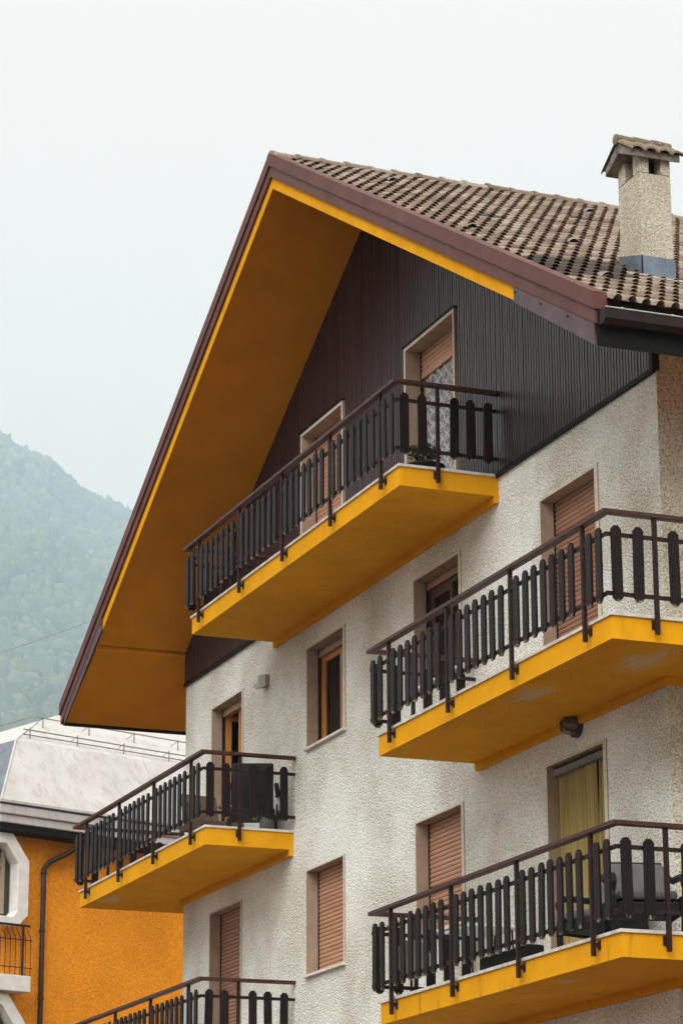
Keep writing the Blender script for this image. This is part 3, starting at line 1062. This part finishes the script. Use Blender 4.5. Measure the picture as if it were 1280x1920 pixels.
# the slope turned away from the street
q = MB(); q.prism_y([(XE_L - 0.08, zs(XE_L - 0.08) + 0.405), (XP, zs(XP) + 0.405), (XP, zs(XP) + 0.45), (XE_L - 0.08, zs(XE_L - 0.08) + 0.45)], -OH + 0.14, Y1R)
q.build('far_slope_covering', 'roof_tile', roof)
# ridge tiles
rmesh = MB(0)
seg = 8
vs, fs = [], []
for (y, rr_) in ((0.0, 0.125), (0.05, 0.125), (0.051, 0.112), (0.40, 0.098)):
    for k in range(seg + 1):
        a = math.pi * (k / seg) * 1.0
        vs.append((rr_ * 1.15 * math.cos(a), y, rr_ * 0.85 * math.sin(a)))
for r_ in range(3):
    for k in range(seg):
        i = r_ * (seg + 1) + k
        fs.append((i, i + 1, i + seg + 2, i + seg + 1))
fs.append(tuple(range(seg + 1)))
rmesh.add(vs, fs)
RID = rmesh.mesh('ridge_tile', 'roof_tile')
y = -OH + 0.0
while y < Y1R - 0.3:
    t_ = link('ridge_tile', RID, None, roof)
    t_.location = (XP + random.gauss(0, 0.006), y, zs(XP) + 0.42 + GZ + random.gauss(0, 0.006))
    t_.rotation_euler = (random.gauss(0.02, 0.012), random.gauss(0, 0.03), random.gauss(0, 0.015))
    y += 0.345
# hooded vent tiles
def vent(x, yv, mat):
    zt = zs(x) + 0.44
    vs, fs = [], []
    n, mrow = 8, 5
    for j in range(mrow):
        v = j / (mrow - 1)
        hgt = 0.085 * math.cos(v * math.pi / 2) ** 0.7 + 0.008
        wid = 0.080 * (1 - 0.45 * v)
        for i in range(n + 1):
            a = math.pi * i / n
            p = EAVE * 0 + UX * (wid * math.cos(a)) + UP * (v * 0.30) + NR * (hgt * math.sin(a))
            vs.append((x + p.x, yv + p.y, zt + p.z))
    for j in range(mrow - 1):
        for i in range(n):
            k = j * (n + 1) + i
            fs.append((k, k + 1, k + n + 2, k + n + 1))
    q = MB(); q.add(vs, fs)
    q.build('vent_tile', mat, roof, smooth=True)
for x, yv, mt_ in ((12.95, -0.95, 'concrete_old'), (12.9, 0.35, 'concrete_old'), (15.6, -0.62, 'concrete_old'), (8.85, -0.2, 'zinc'), (9.0, 2.55, 'zinc')):
    vent(x, yv, mt_)

# ------------------------------------------------------------------ chimney
CX0, CX1, CY0, CY1 = 14.42, 14.93, 0.155, 0.535
cz0 = zs(CX1) + 0.30
CZT = 2.76
cm = MB()
cm.box(CX0, CX1, CY0, CY1, cz0 - 0.3, CZT - 0.19)
# corner piers leave smoke openings under the cap
pw, pd = 0.16, 0.12
for (a, b) in ((CX0, CX0 + pw), (CX1 - pw, CX1)):
    for (c, d) in ((CY0, CY0 + pd), (CY1 - pd, CY1)):
        cm.box(a, b, c, d, CZT - 0.19, CZT + 0.06)
chim = cm.build('chimney', 'stucco_chimney', house, bevel=0.012)
chim['label'] = 'pebble-dashed chimney with small tiled cap'
q = MB(); q.box(CX0 + 0.02, CX1 - 0.02, CY0 + 0.02, CY1 - 0.02, CZT - 0.2, CZT - 0.186); q.build('smoke_shelf', 'void_black', chim)
q = MB(); q.box(CX0 + 0.17, CX1 - 0.17, CY0 + 0.10, CY1 - 0.10, CZT - 0.19, CZT + 0.06); q.build('flue', 'void_black', chim)
# cap slab, gabled
XC = (CX0 + CX1) / 2
def zc_(x, t): return CZT + 0.17 - 0.66 * abs(x - XC) + t
cy0, cy1 = CY0 - 0.12, CY1 + 0.09
HW = 0.32
q = MB()
q.prism_y([(XC - HW, zc_(XC - HW, 0)), (XC - HW, zc_(XC - HW, 0.09)), (XC, zc_(XC, 0.09)), (XC, zc_(XC, 0) - 0.06)], cy0, cy1)
q.prism_y([(XC, zc_(XC, 0) - 0.06), (XC, zc_(XC, 0.09)), (XC + HW, zc_(XC + HW, 0.09)), (XC + HW, zc_(XC + HW, 0))], cy0, cy1)
q.build('cap_slab', 'concrete_old', chim, bevel=0.01)
for sgn in (1, -1):
    for k in range(4):
        yy = cy0 - 0.03 + k * 0.165
        vs, fs = [], []
        for j, xx in enumerate((HW + 0.05, -0.01)):
            for i in range(9):
                a = math.pi * i / 8
                vs.append((XC + sgn * xx, yy + 0.083 - 0.080 * math.cos(a), zc_(XC + sgn * xx, 0.095) + 0.052 * math.sin(a)))
        for j, xx in enumerate((HW + 0.05, -0.01)):
            for i in range(9):
                a = math.pi * i / 8
                vs.append((XC + sgn * xx, yy + 0.083 - 0.068 * math.cos(a), zc_(XC + sgn * xx, 0.082) + 0.046 * math.sin(a)))
        for i in range(8):
            fs += [(i, i + 1, 9 + i + 1, 9 + i), (18 + i, 18 + i + 1, 27 + i + 1, 27 + i), (i, i + 1, 18 + i + 1, 18 + i), (9 + i, 9 + i + 1, 27 + i + 1, 27 + i)]
        q = MB(); q.add(vs, fs)
        q.build('cap_tile', 'cap_tile_old', chim, smooth=False)
for k in range(3):
    q = MB()
    q.tube([(XC, cy0 - 0.03 + k * 0.22, zc_(XC, 0.105)), (XC, cy0 + 0.20 + k * 0.22, zc_(XC, 0.10))], [0.062, 0.054], 10)
    q.build('cap_ridge', 'cap_tile_old', chim, smooth=False)
# lead flashing
q = MB()
e = 0.012
zf1, zf0 = zs(CX1) + 0.40, zs(CX0) + 0.40
q.box(CX1 + 0.001, CX1 + e, CY0 - e, CY1 + e, zf1 + 0.02, zf1 + 0.30)
q.add([(CX0, CY0 - e, zf0), (CX1 + e, CY0 - e, zf1 + 0.01), (CX1 + e, CY0 - e, zf1 + 0.305), (CX0, CY0 - e, zf0 + 0.18),
       (CX0, CY0 - .001, zf0), (CX1 + e, CY0 - .001, zf1 + 0.01), (CX1 + e, CY0 - .001, zf1 + 0.305), (CX0, CY0 - .001, zf0 + 0.18)],
      [(0, 1, 2, 3), (7, 6, 5, 4), (0, 4, 5, 1), (1, 5, 6, 2), (2, 6, 7, 3), (3, 7, 4, 0)])
q.build('flashing', 'zinc', chim)
q = MB()
q.add([(CX1 + e, CY0 - 0.08, zf1 + 0.075), (CX1 + e, CY1 + 0.1, zf1 + 0.075), (CX1 + 0.27, CY1 + 0.12, zf1 - 0.055), (CX1 + 0.27, CY0 - 0.05, zf1 - 0.055)], [(0, 1, 2, 3)])
q.build('flashing_apron', 'gutter_rim', chim)

# ------------------------------------------------------------------ lamps on the wall
lm = empty('wall_lamp', (13.38, -0.07, -3.3 + GZ), 'black bulkhead lamp with round glass under the corner balcony', 'lamp')
q = MB(); q.tube([(13.38, -0.0, -3.27), (13.38, -0.06, -3.27)], 0.13, 20); q.build('backplate', 'lamp_black', lm, bevel=0.006)
vs, fs = [], []
prof = [(0.105, -0.06), (0.105, -0.10), (0.09, -0.15), (0.055, -0.185), (0.001, -0.195)]
for r_, y in prof:
    for k in range(18):
        a = 2 * math.pi * k / 18
        vs.append((13.38 + r_ * math.cos(a), y, -3.27 + r_ * math.sin(a)))
for i in range(len(prof) - 1):
    for k in range(18):
        fs.append((i * 18 + k, i * 18 + (k + 1) % 18, (i + 1) * 18 + (k + 1) % 18, (i + 1) * 18 + k))
q = MB(); q.add(vs, fs); q.build('lamp_glass', 'lamp_glass', lm, smooth=True)
q = MB()
for a in (0.25, 0.75):
    pts = [(13.38 + 0.112 * math.cos(math.pi * a + math.pi * s_), -0.06 - 0.145 * math.sin(math.pi * t_), 0) for s_, t_ in ((0, 0), (1, 1))]
    arc = []
    for i in range(11):
        th = math.pi * i / 10
        rr_ = 0.115 * math.cos(th)
        arc.append((13.38 + rr_ * math.cos(math.pi * a), -0.06 - 0.15 * math.sin(th), -3.27 + rr_ * math.sin(math.pi * a)))
    q.tube(arc, 0.008, 6)
q.build('guard', 'lamp_black', lm)
lm = empty('wall_lamp', (3.6, -0.06, -0.62 + GZ), 'small white box lamp on the wall above the far balcony', 'lamp')
q = MB(); q.box(3.50, 3.70, -0.055, 0.0, -0.70, -0.54); q.build('base', 'stone_reveal', lm, bevel=0.006)
q = MB(); q.prism_x([(-0.055, -0.71), (-0.055, -0.54), (-0.15, -0.56), (-0.17, -0.60), (-0.17, -0.67), (-0.13, -0.73)], 3.495, 3.705); q.build('lamp_shade', 'white_plastic', lm, bevel=0.012)

# ------------------------------------------------------------------ things on the balconies
def rattan_chair(x, y, z, rz, mat, label, cushion=True, back=0.82, group=None):
    c = empty('armchair', (x, y, z + GZ), label, 'chair', group, rz)
    def part(nm, fn, mt, bev=0.012):
        q = MB(0); fn(q)
        o_ = q.build(nm, mt, None, bevel=bev)
        o_.parent = c
    part('seat', lambda q: q.box(-0.30, 0.30, -0.30, 0.30, 0.24, 0.34), mat, 0.02)
    part('backrest', lambda q: q.prism_x([(0.22, 0.34), (0.32, back), (0.36, back), (0.29, 0.24)], -0.28, 0.28), mat, 0.02)
    for s_ in (-1, 1):
        arc = [(s_ * 0.335, -0.29, 0.0), (s_ * 0.335, -0.31, 0.30), (s_ * 0.34, -0.31, 0.52), (s_ * 0.34, -0.27, 0.585), (s_ * 0.34, -0.1, 0.60), (s_ * 0.335, 0.12, 0.605), (s_ * 0.32, 0.30, min(back, 0.66))]
        part('armrest', lambda q: q.tube(arc, 0.034, 8), mat, 0.0)
        part('arm_panel', lambda q: q.box(min(s_ * 0.315, s_ * 0.34), max(s_ * 0.315, s_ * 0.34), -0.28, 0.27, 0.22, 0.40), mat, 0.008)
        part('leg', lambda q: q.box(s_ * 0.31 - 0.025, s_ * 0.31 + 0.025, 0.235, 0.285, 0, 0.25), mat, 0.004)
    if cushion:
        part('cushion', lambda q: q.box(-0.285, 0.285, -0.29, 0.22, 0.361, 0.45), 'cushion', 0.03)
        part('cushion', lambda q: q.prism_x([(0.10, 0.455), (0.20, back - 0.04), (0.285, back - 0.03), (0.21, 0.455)], -0.27, 0.27), 'cushion', 0.03)
    return c
rattan_chair(15.98, -0.66, zC, R(75), 'rattan_dark', 'black rattan armchair with grey cushions on the lower corner balcony')
rattan_chair(14.9, -0.52, zC, R(20), 'rattan_dark', 'black rattan armchair in front of the olive curtain')
rattan_chair(4.05, -0.36, zB, R(250), 'rattan_dark', 'tall dark rattan chair turned away at the near end of the far balcony', cushion=False, back=0.95)
rattan_chair(3.0, -0.62, zB, R(100), 'rattan_brown', 'brown rattan armchair by the open balcony door', cushion=False, back=0.80)
# round pot on the far balcony
pt = empty('plant_pot', (4.5, -0.32, zB + GZ), 'grey round pot standing on the edge of the far balcony', 'pot')
q = MB(); q.lathe(4.5, -0.32, [(0.06, zB), (0.10, zB + 0.05), (0.105, zB + 0.12), (0.075, zB + 0.17), (0.085, zB + 0.19)], 18); q.build('body', 'pot_grey', pt, smooth=True)
q = MB(); q.lathe(4.5, -0.32, [(0.078, zB + 0.187), (0.001, zB + 0.192)], 18); q.build('soil', 'rubber_dark', pt)
# planter with a shrub on the gable balcony
def shrub(nm, x, y, z, r, h, label, n=260):
    s_ = empty(nm, (x, y, z + GZ), label, 'plant')
    q = MB(); q.lathe(x, y, [(0.13, z), (0.19, z + 0.10), (0.23, z + 0.22), (0.245, z + 0.23), (0.24, z + 0.25)], 18); q.build('pot', 'rubber_dark', s_, smooth=True)
    q = MB()
    for k in range(5):
        a = random.uniform(0, 6.28)
        q.tube([(x, y, z + 0.22), (x + 0.08 * math.cos(a), y + 0.08 * math.sin(a), z + 0.35), (x + r * 0.6 * math.cos(a), y + r * 0.6 * math.sin(a), z + 0.25 + h * 0.6)], [0.012, 0.009, 0.004], 5)
    q.build('stem', 'rattan_brown', s_)
    q = MB()
    for k in range(n):
        a, b = random.uniform(0, 6.28), random.uniform(-0.4, 1)
        rr_ = r * random.uniform(0.25, 1)
        cx_, cy_, cz_ = x + rr_ * math.cos(a), y + rr_ * math.sin(a), z + 0.27 + h * 0.5 + h * 0.5 * b * (1 - 0.4 * rr_ / r)
        d1 = Vector((random.gauss(0, 1), random.gauss(0, 1), random.gauss(0, 1))).normalized()
        d2 = d1.cross(Vector((random.gauss(0, 1), random.gauss(0, 1), random.gauss(0, 1)))).normalized()
        c_ = Vector((cx_, cy_, cz_))
        q.add([tuple(c_ - d1 * 0.035), tuple(c_ + d2 * 0.015), tuple(c_ + d1 * 0.035), tuple(c_ - d2 * 0.015)], [(0, 1, 2, 3)])
    q.build('foliage', 'leaf_green', s_)
shrub('potted_plant', 10.75, -0.62, zA, 0.20, 0.26, 'small dark potted plant behind the railing of the gable balcony')
# trough on the lower corner balcony
tr = empty('planter_trough', (13.6, -1.0, zC + GZ), 'long black planter trough lying on the lower corner balcony', 'planter')
q = MB(); q.box(13.2, 14.35, -1.13, -0.93, zC, zC + 0.17); q.build('trough', 'rubber_dark', tr, bevel=0.01)
q = MB(); q.box(13.23, 14.32, -1.10, -0.96, zC + 0.171, zC + 0.178); q.build('soil', 'rattan_brown', tr)
# folding table on the lower corner balcony
tb = empty('folding_table', (11.9, -0.5, zC + GZ), 'small folding table with white top at the far end of the lower corner balcony', 'table')
q = MB(); q.box(11.55, 12.25, -0.80, -0.2, zC + 0.66, zC + 0.69); q.build('table_top', 'laundry_white', tb, bevel=0.006)
for (a, b) in ((11.6, -0.75), (12.2, -0.75), (11.6, -0.25), (12.2, -0.25)):
    q = MB(); q.tube([(a, b, zC), (a + (11.9 - a) * 0.25, b, zC + 0.66)], 0.012, 6); q.build('leg', 'post_steel', tb)
# satellite dish at the far end of the lower corner balcony
ds = empty('satellite_dish', (10.93, -1.02, zC + GZ), 'small grey satellite dish fixed inside the far end railing', 'dish')
vs, fs = [], []
for j in range(5):
    rr_ = 0.22 * j / 4
    for k in range(20):
        a = 2 * math.pi * k / 20
        vs.append((10.98 + 0.9 * rr_ * rr_, -0.95 + rr_ * math.cos(a), zC + 0.45 + rr_ * math.sin(a)))
for j in range(4):
    for k in range(20):
        fs.append((j * 20 + k, j * 20 + (k + 1) % 20, (j + 1) * 20 + (k + 1) % 20, (j + 1) * 20 + k))
q = MB(); q.add(vs, fs); q.build('dish', 'pot_grey', ds, smooth=True)
q = MB(); q.tube([(10.96, -0.95, zC), (10.96, -0.95, zC + 0.45)], 0.018, 8); q.tube([(10.98, -0.95, zC + 0.24), (11.22, -0.95, zC + 0.40)], 0.009, 6); q.build('mast', 'post_steel', ds)

# ------------------------------------------------------------------ orange house behind
E_ = Vector((-0.335, 0.942, 0)).normalized()
N_ = Vector((E_.y, -E_.x, 0))
P0 = Vector((-12.725, 2.599, 0))
def ow(s_, off, z):
    p = P0 + E_ * s_ + N_ * off
    return (p.x, p.y, z)
oh_ = empty('orange_house', (P0.x - 4, P0.y + 3, 0), 'orange rendered house with white sheet metal roof behind the balconies', 'house')
SL_, SR_, OB = -2.35, 10.5, -10.0
def wbox(mb, s0, s1, o0, o1, z0, z1, mi=0):
    vs = [ow(s0, o0, z0), ow(s1, o0, z0), ow(s1, o1, z0), ow(s0, o1, z0), ow(s0, o0, z1), ow(s1, o0, z1), ow(s1, o1, z1), ow(s0, o1, z1)]
    return mb.add(vs, [(0, 3, 2, 1), (4, 5, 6, 7), (0, 1, 5, 4), (1, 2, 6, 5), (2, 3, 7, 6), (3, 0, 4, 7)], mi)
q = MB(); wbox(q, SL_, SR_, 0, OB, GND, 0.05); q.build('wall', 'stucco_orange', oh_)
# eaves: dark soffit, stepped white cornice, gutter line
q = MB(); wbox(q, SL_ - 0.45, SR_ + 0.4, 0.45, OB - 0.4, -0.16, -0.03); q.build('soffit', 'black_fascia', oh_)
q = MB(); wbox(q, SL_ - 0.50, SR_ + 0.4, 0.50, OB - 0.4, -0.03, 0.13); wbox(q, SL_ - 0.55, SR_ + 0.4, 0.55, OB - 0.4, 0.132, 0.30); q.build('cornice', 'white_sheet_roof', oh_, bevel=0.02)
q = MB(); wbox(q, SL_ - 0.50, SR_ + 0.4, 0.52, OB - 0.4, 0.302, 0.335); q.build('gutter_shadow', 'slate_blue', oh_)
q = MB(); wbox(q, SL_ - 0.57, SR_ + 0.4, 0.59, OB - 0.4, 0.337, 0.385); q.build('gutter_lip', 'white_sheet_roof', oh_)
# mansard: steep lower tier, flatter upper tier
s0, s1, s2, s3 = SL_ - 0.50, SL_ + 0.46, SL_ + 2.05, SL_ + 6.0
o0, o1, o2, o3 = 0.50, -0.46, -2.05, -5.0
z0, z1, z2, z3 = 0.386, 1.83, 2.66, 3.75
def ring(d_s0, d_o0, z):
    """plan rectangle of one roof tier, as far in from the corner as given"""
    return [ow(d_s0, d_o0, z), ow(SR_ - (d_s0 - SL_), d_o0, z), ow(SR_ - (d_s0 - SL_), OB - d_o0, z), ow(d_s0, OB - d_o0, z)]
q = MB()
rings = [ring(s0, o0, z0), ring(s1, o1, z1), ring(s2, o2, z2), ring(s3 - 1.2, o3 + 0.05, z3)]
for k_, (ra, rb) in enumerate(zip(rings, rings[1:])):
    for i in range(4):
        j = (i + 1) % 4
        q.quad(ra[i], ra[j], rb[j], rb[i], 1 if i in (1, 3) and k_ == 0 else 0)
q.add(rings[-1], [(0, 1, 2, 3)])
q.build('roof', ['white_sheet_roof', 'slate_blue'], oh_)
# standing seams and hip capping
for k in range(9):
    sa = -0.9 + k * 1.05
    q = MB(); q.tube([ow(sa, o0 + .005, z0), ow(sa, o1 + .005, z1 + .005)], 0.006, 5); q.build('seam', 'white_sheet_roof', oh_)
q = MB(); q.tube([ow(s0, o0, z0), ow(s1, o1, z1), ow(s2, o2, z2)], 0.022, 7); q.build('hip_capping', 'white_sheet_roof', oh_)
# snow guards
def slope_z(off): return z1 + (z2 - z1) * (off - o1) / (o2 - o1)
for off, bars in ((-0.70, (0.07, 0.17)), (-1.70, (0.20,))):
    sa = s1 + (s2 - s1) * (off - o1) / (o2 - o1) + 0.1
    q = MB()
    for hb in bars:
        q.tube([ow(sa, off, slope_z(off) + hb), ow(SR_ - 2.6, off, slope_z(off) + hb)], 0.014, 6)
    gd = q.build('snow_guard', 'guard_steel', oh_)
    k = sa + 0.15
    while k < SR_ - 2.6:
        b = MB(); b.tube([ow(k, off, slope_z(off) - 0.01), ow(k, off, slope_z(off) + 0.22)], 0.014, 6); b.tube([ow(k, off - 0.25, slope_z(off - 0.25)), ow(k, off, slope_z(off) + 0.2)], 0.008, 5)
        b.build('bracket', 'guard_steel', gd)
        k += 1.15
q = MB()
q.tube([ow(s1 + 1.25, -1.75, slope_z(-0.46 - 1.25) + 0.2), ow(s1 + 1.25, OB + 2.5, slope_z(-0.46 - 1.25) + 0.2)], 0.018, 6)
q.build('snow_guard', 'guard_steel', oh_)
# downpipe
q = MB(); q.tube([ow(-0.88, 0.38, -0.12), ow(-0.90, 0.36, -0.25), ow(-1.10, 0.24, -0.42), ow(-1.42, 0.10, -0.60), ow(-1.52, 0.07, -0.74), ow(-1.52, 0.07, -3.0), ow(-1.52, 0.07, GND)], 0.052, 12)
dp = q.build('downpipe', 'pipe_brown', oh_, smooth=True)
for z in (-0.8, -1.9, -3.2):
    b = MB(); b.tube([ow(-1.52, 0.07, z), ow(-1.52, 0.07, z - 0.04)], 0.062, 12); b.build('pipe_clip', 'pipe_brown', dp)
# chamfered white bay surrounds at the corner, one per storey
def bay(zt, nm_label):
    s_in, s_out = -2.30, -1.86
    outer = [(-4.0, zt), (-2.42, zt), (-2.03, zt - 0.50), (-2.03, zt - 1.52), (-2.22, zt - 1.72), (-4.0, zt - 1.72)]
    inner = [(-3.85, zt - 0.22), (-2.56, zt - 0.20), (-2.28, zt - 0.56), (-2.28, zt - 1.46), (-2.38, zt - 1.58), (-3.85, zt - 1.56)]
    n = len(outer)
    q = MB()
    vs = [ow(a, 0.32, b) for a, b in outer] + [ow(a, 0.32, b) for a, b in inner] + [ow(a, 0.0, b) for a, b in outer] + [ow(a, 0.02, b) for a, b in inner]
    fs = []
    for i in range(n):
        j = (i + 1) % n
        fs += [(i, j, n + j, n + i), (i, 2 * n + i, 2 * n + j, j), (n + i, n + j, 3 * n + j, 3 * n + i)]
    q.add(vs, fs)
    w_ = q.build('bay_surround', 'white_render', oh_, bevel=0.01)
    q = MB(); q.add([ow(a, 0.05, b) for a, b in inner], [tuple(range(n))]); q.build('pane', 'window_glass', w_)
    q = MB(); q.add([ow(a, 0.015, b) for a, b in inner], [tuple(range(n))]); q.build('room', 'void_black', w_)  # flat black sheet standing in for the darkness behind the glass
    q = MB()
    wbox(q, -2.52, -2.45, 0.055, 0.11, zt - 1.5, zt - 0.3); wbox(q, -3.7, -2.522, 0.055, 0.11, zt - 0.62, zt - 0.55)
    q.build('window_frame', 'stone_reveal', w_)
bay(-0.19, '')
bay(-3.22, '')
q = MB(); wbox(q, -4.0, -2.02, 0.0, 0.45, -3.17, -2.87); q.build('balcony_slab', 'white_render', oh_, bevel=0.01)
q = MB()
q.tube([ow(-4.0, 0.42, -1.93), ow(-2.05, 0.42, -1.93)], 0.022, 8)
q.tube([ow(-4.0, 0.42, -2.20), ow(-1.98, 0.42, -2.20)], 0.010, 6)
q.tube([ow(-4.0, 0.42, -2.72), ow(-1.98, 0.42, -2.72)], 0.010, 6)
br = q.build('balcony_rail', 'wrought_iron', oh_)
for k in range(14):
    s_ = -2.02 - 0.115 * k
    b = MB(); b.tube([ow(s_, 0.42, -2.87), ow(s_, 0.42, -2.25), ow(s_ - 0.03, 0.45, -2.15), ow(s_ - 0.08, 0.42, -2.05), ow(s_ - 0.075, 0.42, -1.94)], 0.008, 5); b.build('bar', 'wrought_iron', br)
b = MB(); b.tube([ow(-2.2, 0.42, -2.87), ow(-2.2, 0.42, -1.94)], 0.025, 6); b.build('post', 'wrought_iron', br)

# ------------------------------------------------------------------ overhead wire
pA = CAM + (f2 * FPX + r3 * (-760) - u3 * (1260 - 960)).normalized() * 118
pB = CAM + (f2 * FPX + r3 * (-200) - u3 * (1040 - 960)).normalized() * 150
pts = []
for i in range(25):
    t_ = i / 24
    p = pA.lerp(pB, t_)
    pts.append((p.x, p.y, p.z - 1.2 * 4 * t_ * (1 - t_) * 0.4))
q = MB(0); q.tube(pts, 0.011, 6)
tag(q.build('overhead_wire', 'cable_grey'), 'thin dark overhead wire crossing the hazy hillside', 'wire')

# ------------------------------------------------------------------ wooded mountain and haze
HM = Vector((math.cos(R(164.5)), math.sin(R(164.5)), 0))
HL = Vector((HM.y, -HM.x, 0)) * -1.0         # lateral, towards the left of the picture
if HL.dot(r3) > 0: HL = -HL
PR = 6000.0
HS = PR / 2000.0
def nz(a, b, seed):
    return (math.sin(a * 1.0 + seed) * math.cos(b * 1.3 + seed * 2.1) + 0.5 * math.sin(a * 2.3 + b * 1.7 + seed * 3.3) + 0.3 * math.sin(a * 4.9 - b * 3.1 + seed))
def hill_z(q, p):
    q, p = q / HS, p / HS
    crest = 625 + 60 * math.tanh(0.60 * q / 60) + (3.0 * math.sin(q / 17.0) + 2.0 * math.sin(q / 7.3 + 1))
    if p < 2000:
        t_ = max(0.0, (p - 560) / (2000 - 560))
        prof = t_ ** 0.95
    else:
        t_ = 1.0
        prof = max(0.0, 1 - ((p - 2000) / 600) ** 1.4)
    z = crest * prof
    z += 13 * nz(q / 60, p / 110, 1.0) * min(t_, prof) * (1 - math.exp(-((p - 2000) / 120) ** 2))
    return max(z, -1.0) * HS
nq, npp = 90, 110
vs, fs = [], []
for j in range(npp):
    p = (500 + (2800 - 500) * j / (npp - 1)) * HS
    for i in range(nq):
        q_ = (-900 + 1800 * i / (nq - 1)) * HS
        w_ = Vector((CAM.x, CAM.y, 0)) + HM * p + HL * q_
        vs.append((w_.x, w_.y, hill_z(q_, p) + 1.0))
for j in range(npp - 1):
    for i in range(nq - 1):
        k = j * nq + i
        fs.append((k, k + 1, k + nq + 1, k + nq))
q = MB(0); q.add(vs, fs)
tag(q.build('hill', 'hill_ground', smooth=True), kind='structure')

# tree crowns as one far-off wood
def ico():
    t = (1 + 5 ** 0.5) / 2
    v = [(-1, t, 0), (1, t, 0), (-1, -t, 0), (1, -t, 0), (0, -1, t), (0, 1, t), (0, -1, -t), (0, 1, -t), (t, 0, -1), (t, 0, 1), (-t, 0, -1), (-t, 0, 1)]
    f = [(0, 11, 5), (0, 5, 1), (0, 1, 7), (0, 7, 10), (0, 10, 11), (1, 5, 9), (5, 11, 4), (11, 10, 2), (10, 7, 6), (7, 1, 8), (3, 9, 4), (3, 4, 2), (3, 2, 6), (3, 6, 8), (3, 8, 9), (4, 9, 5), (2, 4, 11), (6, 2, 10), (8, 6, 7), (9, 8, 1)]
    v = [np.array(x) / np.linalg.norm(x) for x in v]
    cache = {}
    def mid(a, b):
        k = (min(a, b), max(a, b))
        if k not in cache:
            x = (v[a] + v[b]) / 2
            v.append(x / np.linalg.norm(x)); cache[k] = len(v) - 1
        return cache[k]
    nf = []
    for a, b, c in f:
        ab, bc, ca = mid(a, b), mid(b, c), mid(c, a)
        nf += [(a, ab, ca), (b, bc, ab), (c, ca, bc), (ab, bc, ca)]
    return np.array(v), np.array(nf)
IV, IF = ico()
VV, FF, AA = [], [], []
nvt = 0
def crown(q_, p, r_, h_, cone, val):
    global nvt
    w_ = Vector((CAM.x, CAM.y, 0)) + HM * p + HL * q_
    base = hill_z(q_, p)
    v = IV * (1 + rng.normal(0, 0.24, (len(IV), 1)))
    if cone:
        zz = (v[:, 2] + 1) / 2
        k = np.clip(1.05 - zz, 0.03, 1)
        v = np.stack([v[:, 0] * k * 1.5, v[:, 1] * k * 1.5, v[:, 2]], 1)
    v = v * np.array([r_, r_, h_ / 2]) + np.array([w_.x, w_.y, base + h_ * 0.5])
    VV.append(v); FF.append(IF + nvt); AA.append(np.full(len(IF), val)); nvt += len(IV)
p = 0.51 * PR
while p < PR * 1.012:
    q_ = -560.0
    while q_ < 600:
        inner = -300 < q_ < 320
        r_ = rng.uniform(4.5, 11.5) if inner else rng.uniform(9, 16)
        con = rng.random() < 0.16
        crown(q_ + rng.uniform(-8, 8), p + rng.uniform(-9, 9), r_ * (0.5 if con else 1), r_ * (3.0 if con else rng.uniform(1.5, 2.8)), con, float(np.clip(rng.normal(0.42, 0.3), 0, 1)))
        q_ += 12.5 if inner else 24.0
    p += 14.5
for qc, n_ in ((-133, 5), (-112, 4), (-80, 3), (53, 3), (113, 4), (-40, 2), (200, 4)):      # conifers standing along the crest
    for k in range(n_):
        crown(qc + rng.uniform(-12, 12), PR + rng.uniform(-10, 8), rng.uniform(3.6, 5.4), rng.uniform(17, 30), True, 0.1)
V_ = np.concatenate(VV).astype(np.float32); F_ = np.concatenate(FF).astype(np.int32); A_ = np.concatenate(AA).astype(np.float32)
me = bpy.data.meshes.new('forest')
me.vertices.add(len(V_)); me.vertices.foreach_set('co', V_.ravel())
me.loops.add(len(F_) * 3); me.loops.foreach_set('vertex_index', F_.ravel())
me.polygons.add(len(F_)); me.polygons.foreach_set('loop_start', np.arange(0, len(F_) * 3, 3, dtype=np.int32))
me.polygons.foreach_set('loop_total', np.full(len(F_), 3, dtype=np.int32))
me.update(calc_edges=True)
at = me.attributes.new('piece', 'FLOAT', 'FACE'); at.data.foreach_set('value', A_)
me.materials.append(MAT['forest_leaf'])
tag(link('forest', me), 'hazy green forest covering the distant mountainside', 'forest', kind='stuff')

hz = MB(0)
c0 = Vector((CAM.x, CAM.y, 0))
ctr = c0 + HM * 1250
cs = [c0 + HM * -3200 + HL * -3200, c0 + HM * -3200 + HL * 3200, c0 + HM * 8800 + HL * 3200, c0 + HM * 8800 + HL * -3200]
hz.prism_z([(c.x, c.y) for c in cs], -6.0, 2160.0)
HAZE = bpy.data.materials.new('haze_air')
HAZE.use_nodes = True
t = HAZE.node_tree
t.nodes.clear()
vo = t.nodes.new('ShaderNodeVolumePrincipled')
vo.inputs['Color'].default_value = (0.66, 0.855, 1.0, 1)
vo.inputs['Density'].default_value = 0.00021
vo.inputs['Anisotropy'].default_value = 0.0
ou = t.nodes.new('ShaderNodeOutputMaterial')
t.links.new(vo.outputs[0], ou.inputs['Volume'])
MAT['haze_air'] = HAZE
tag(hz.build('haze', 'haze_air'), kind='stuff')
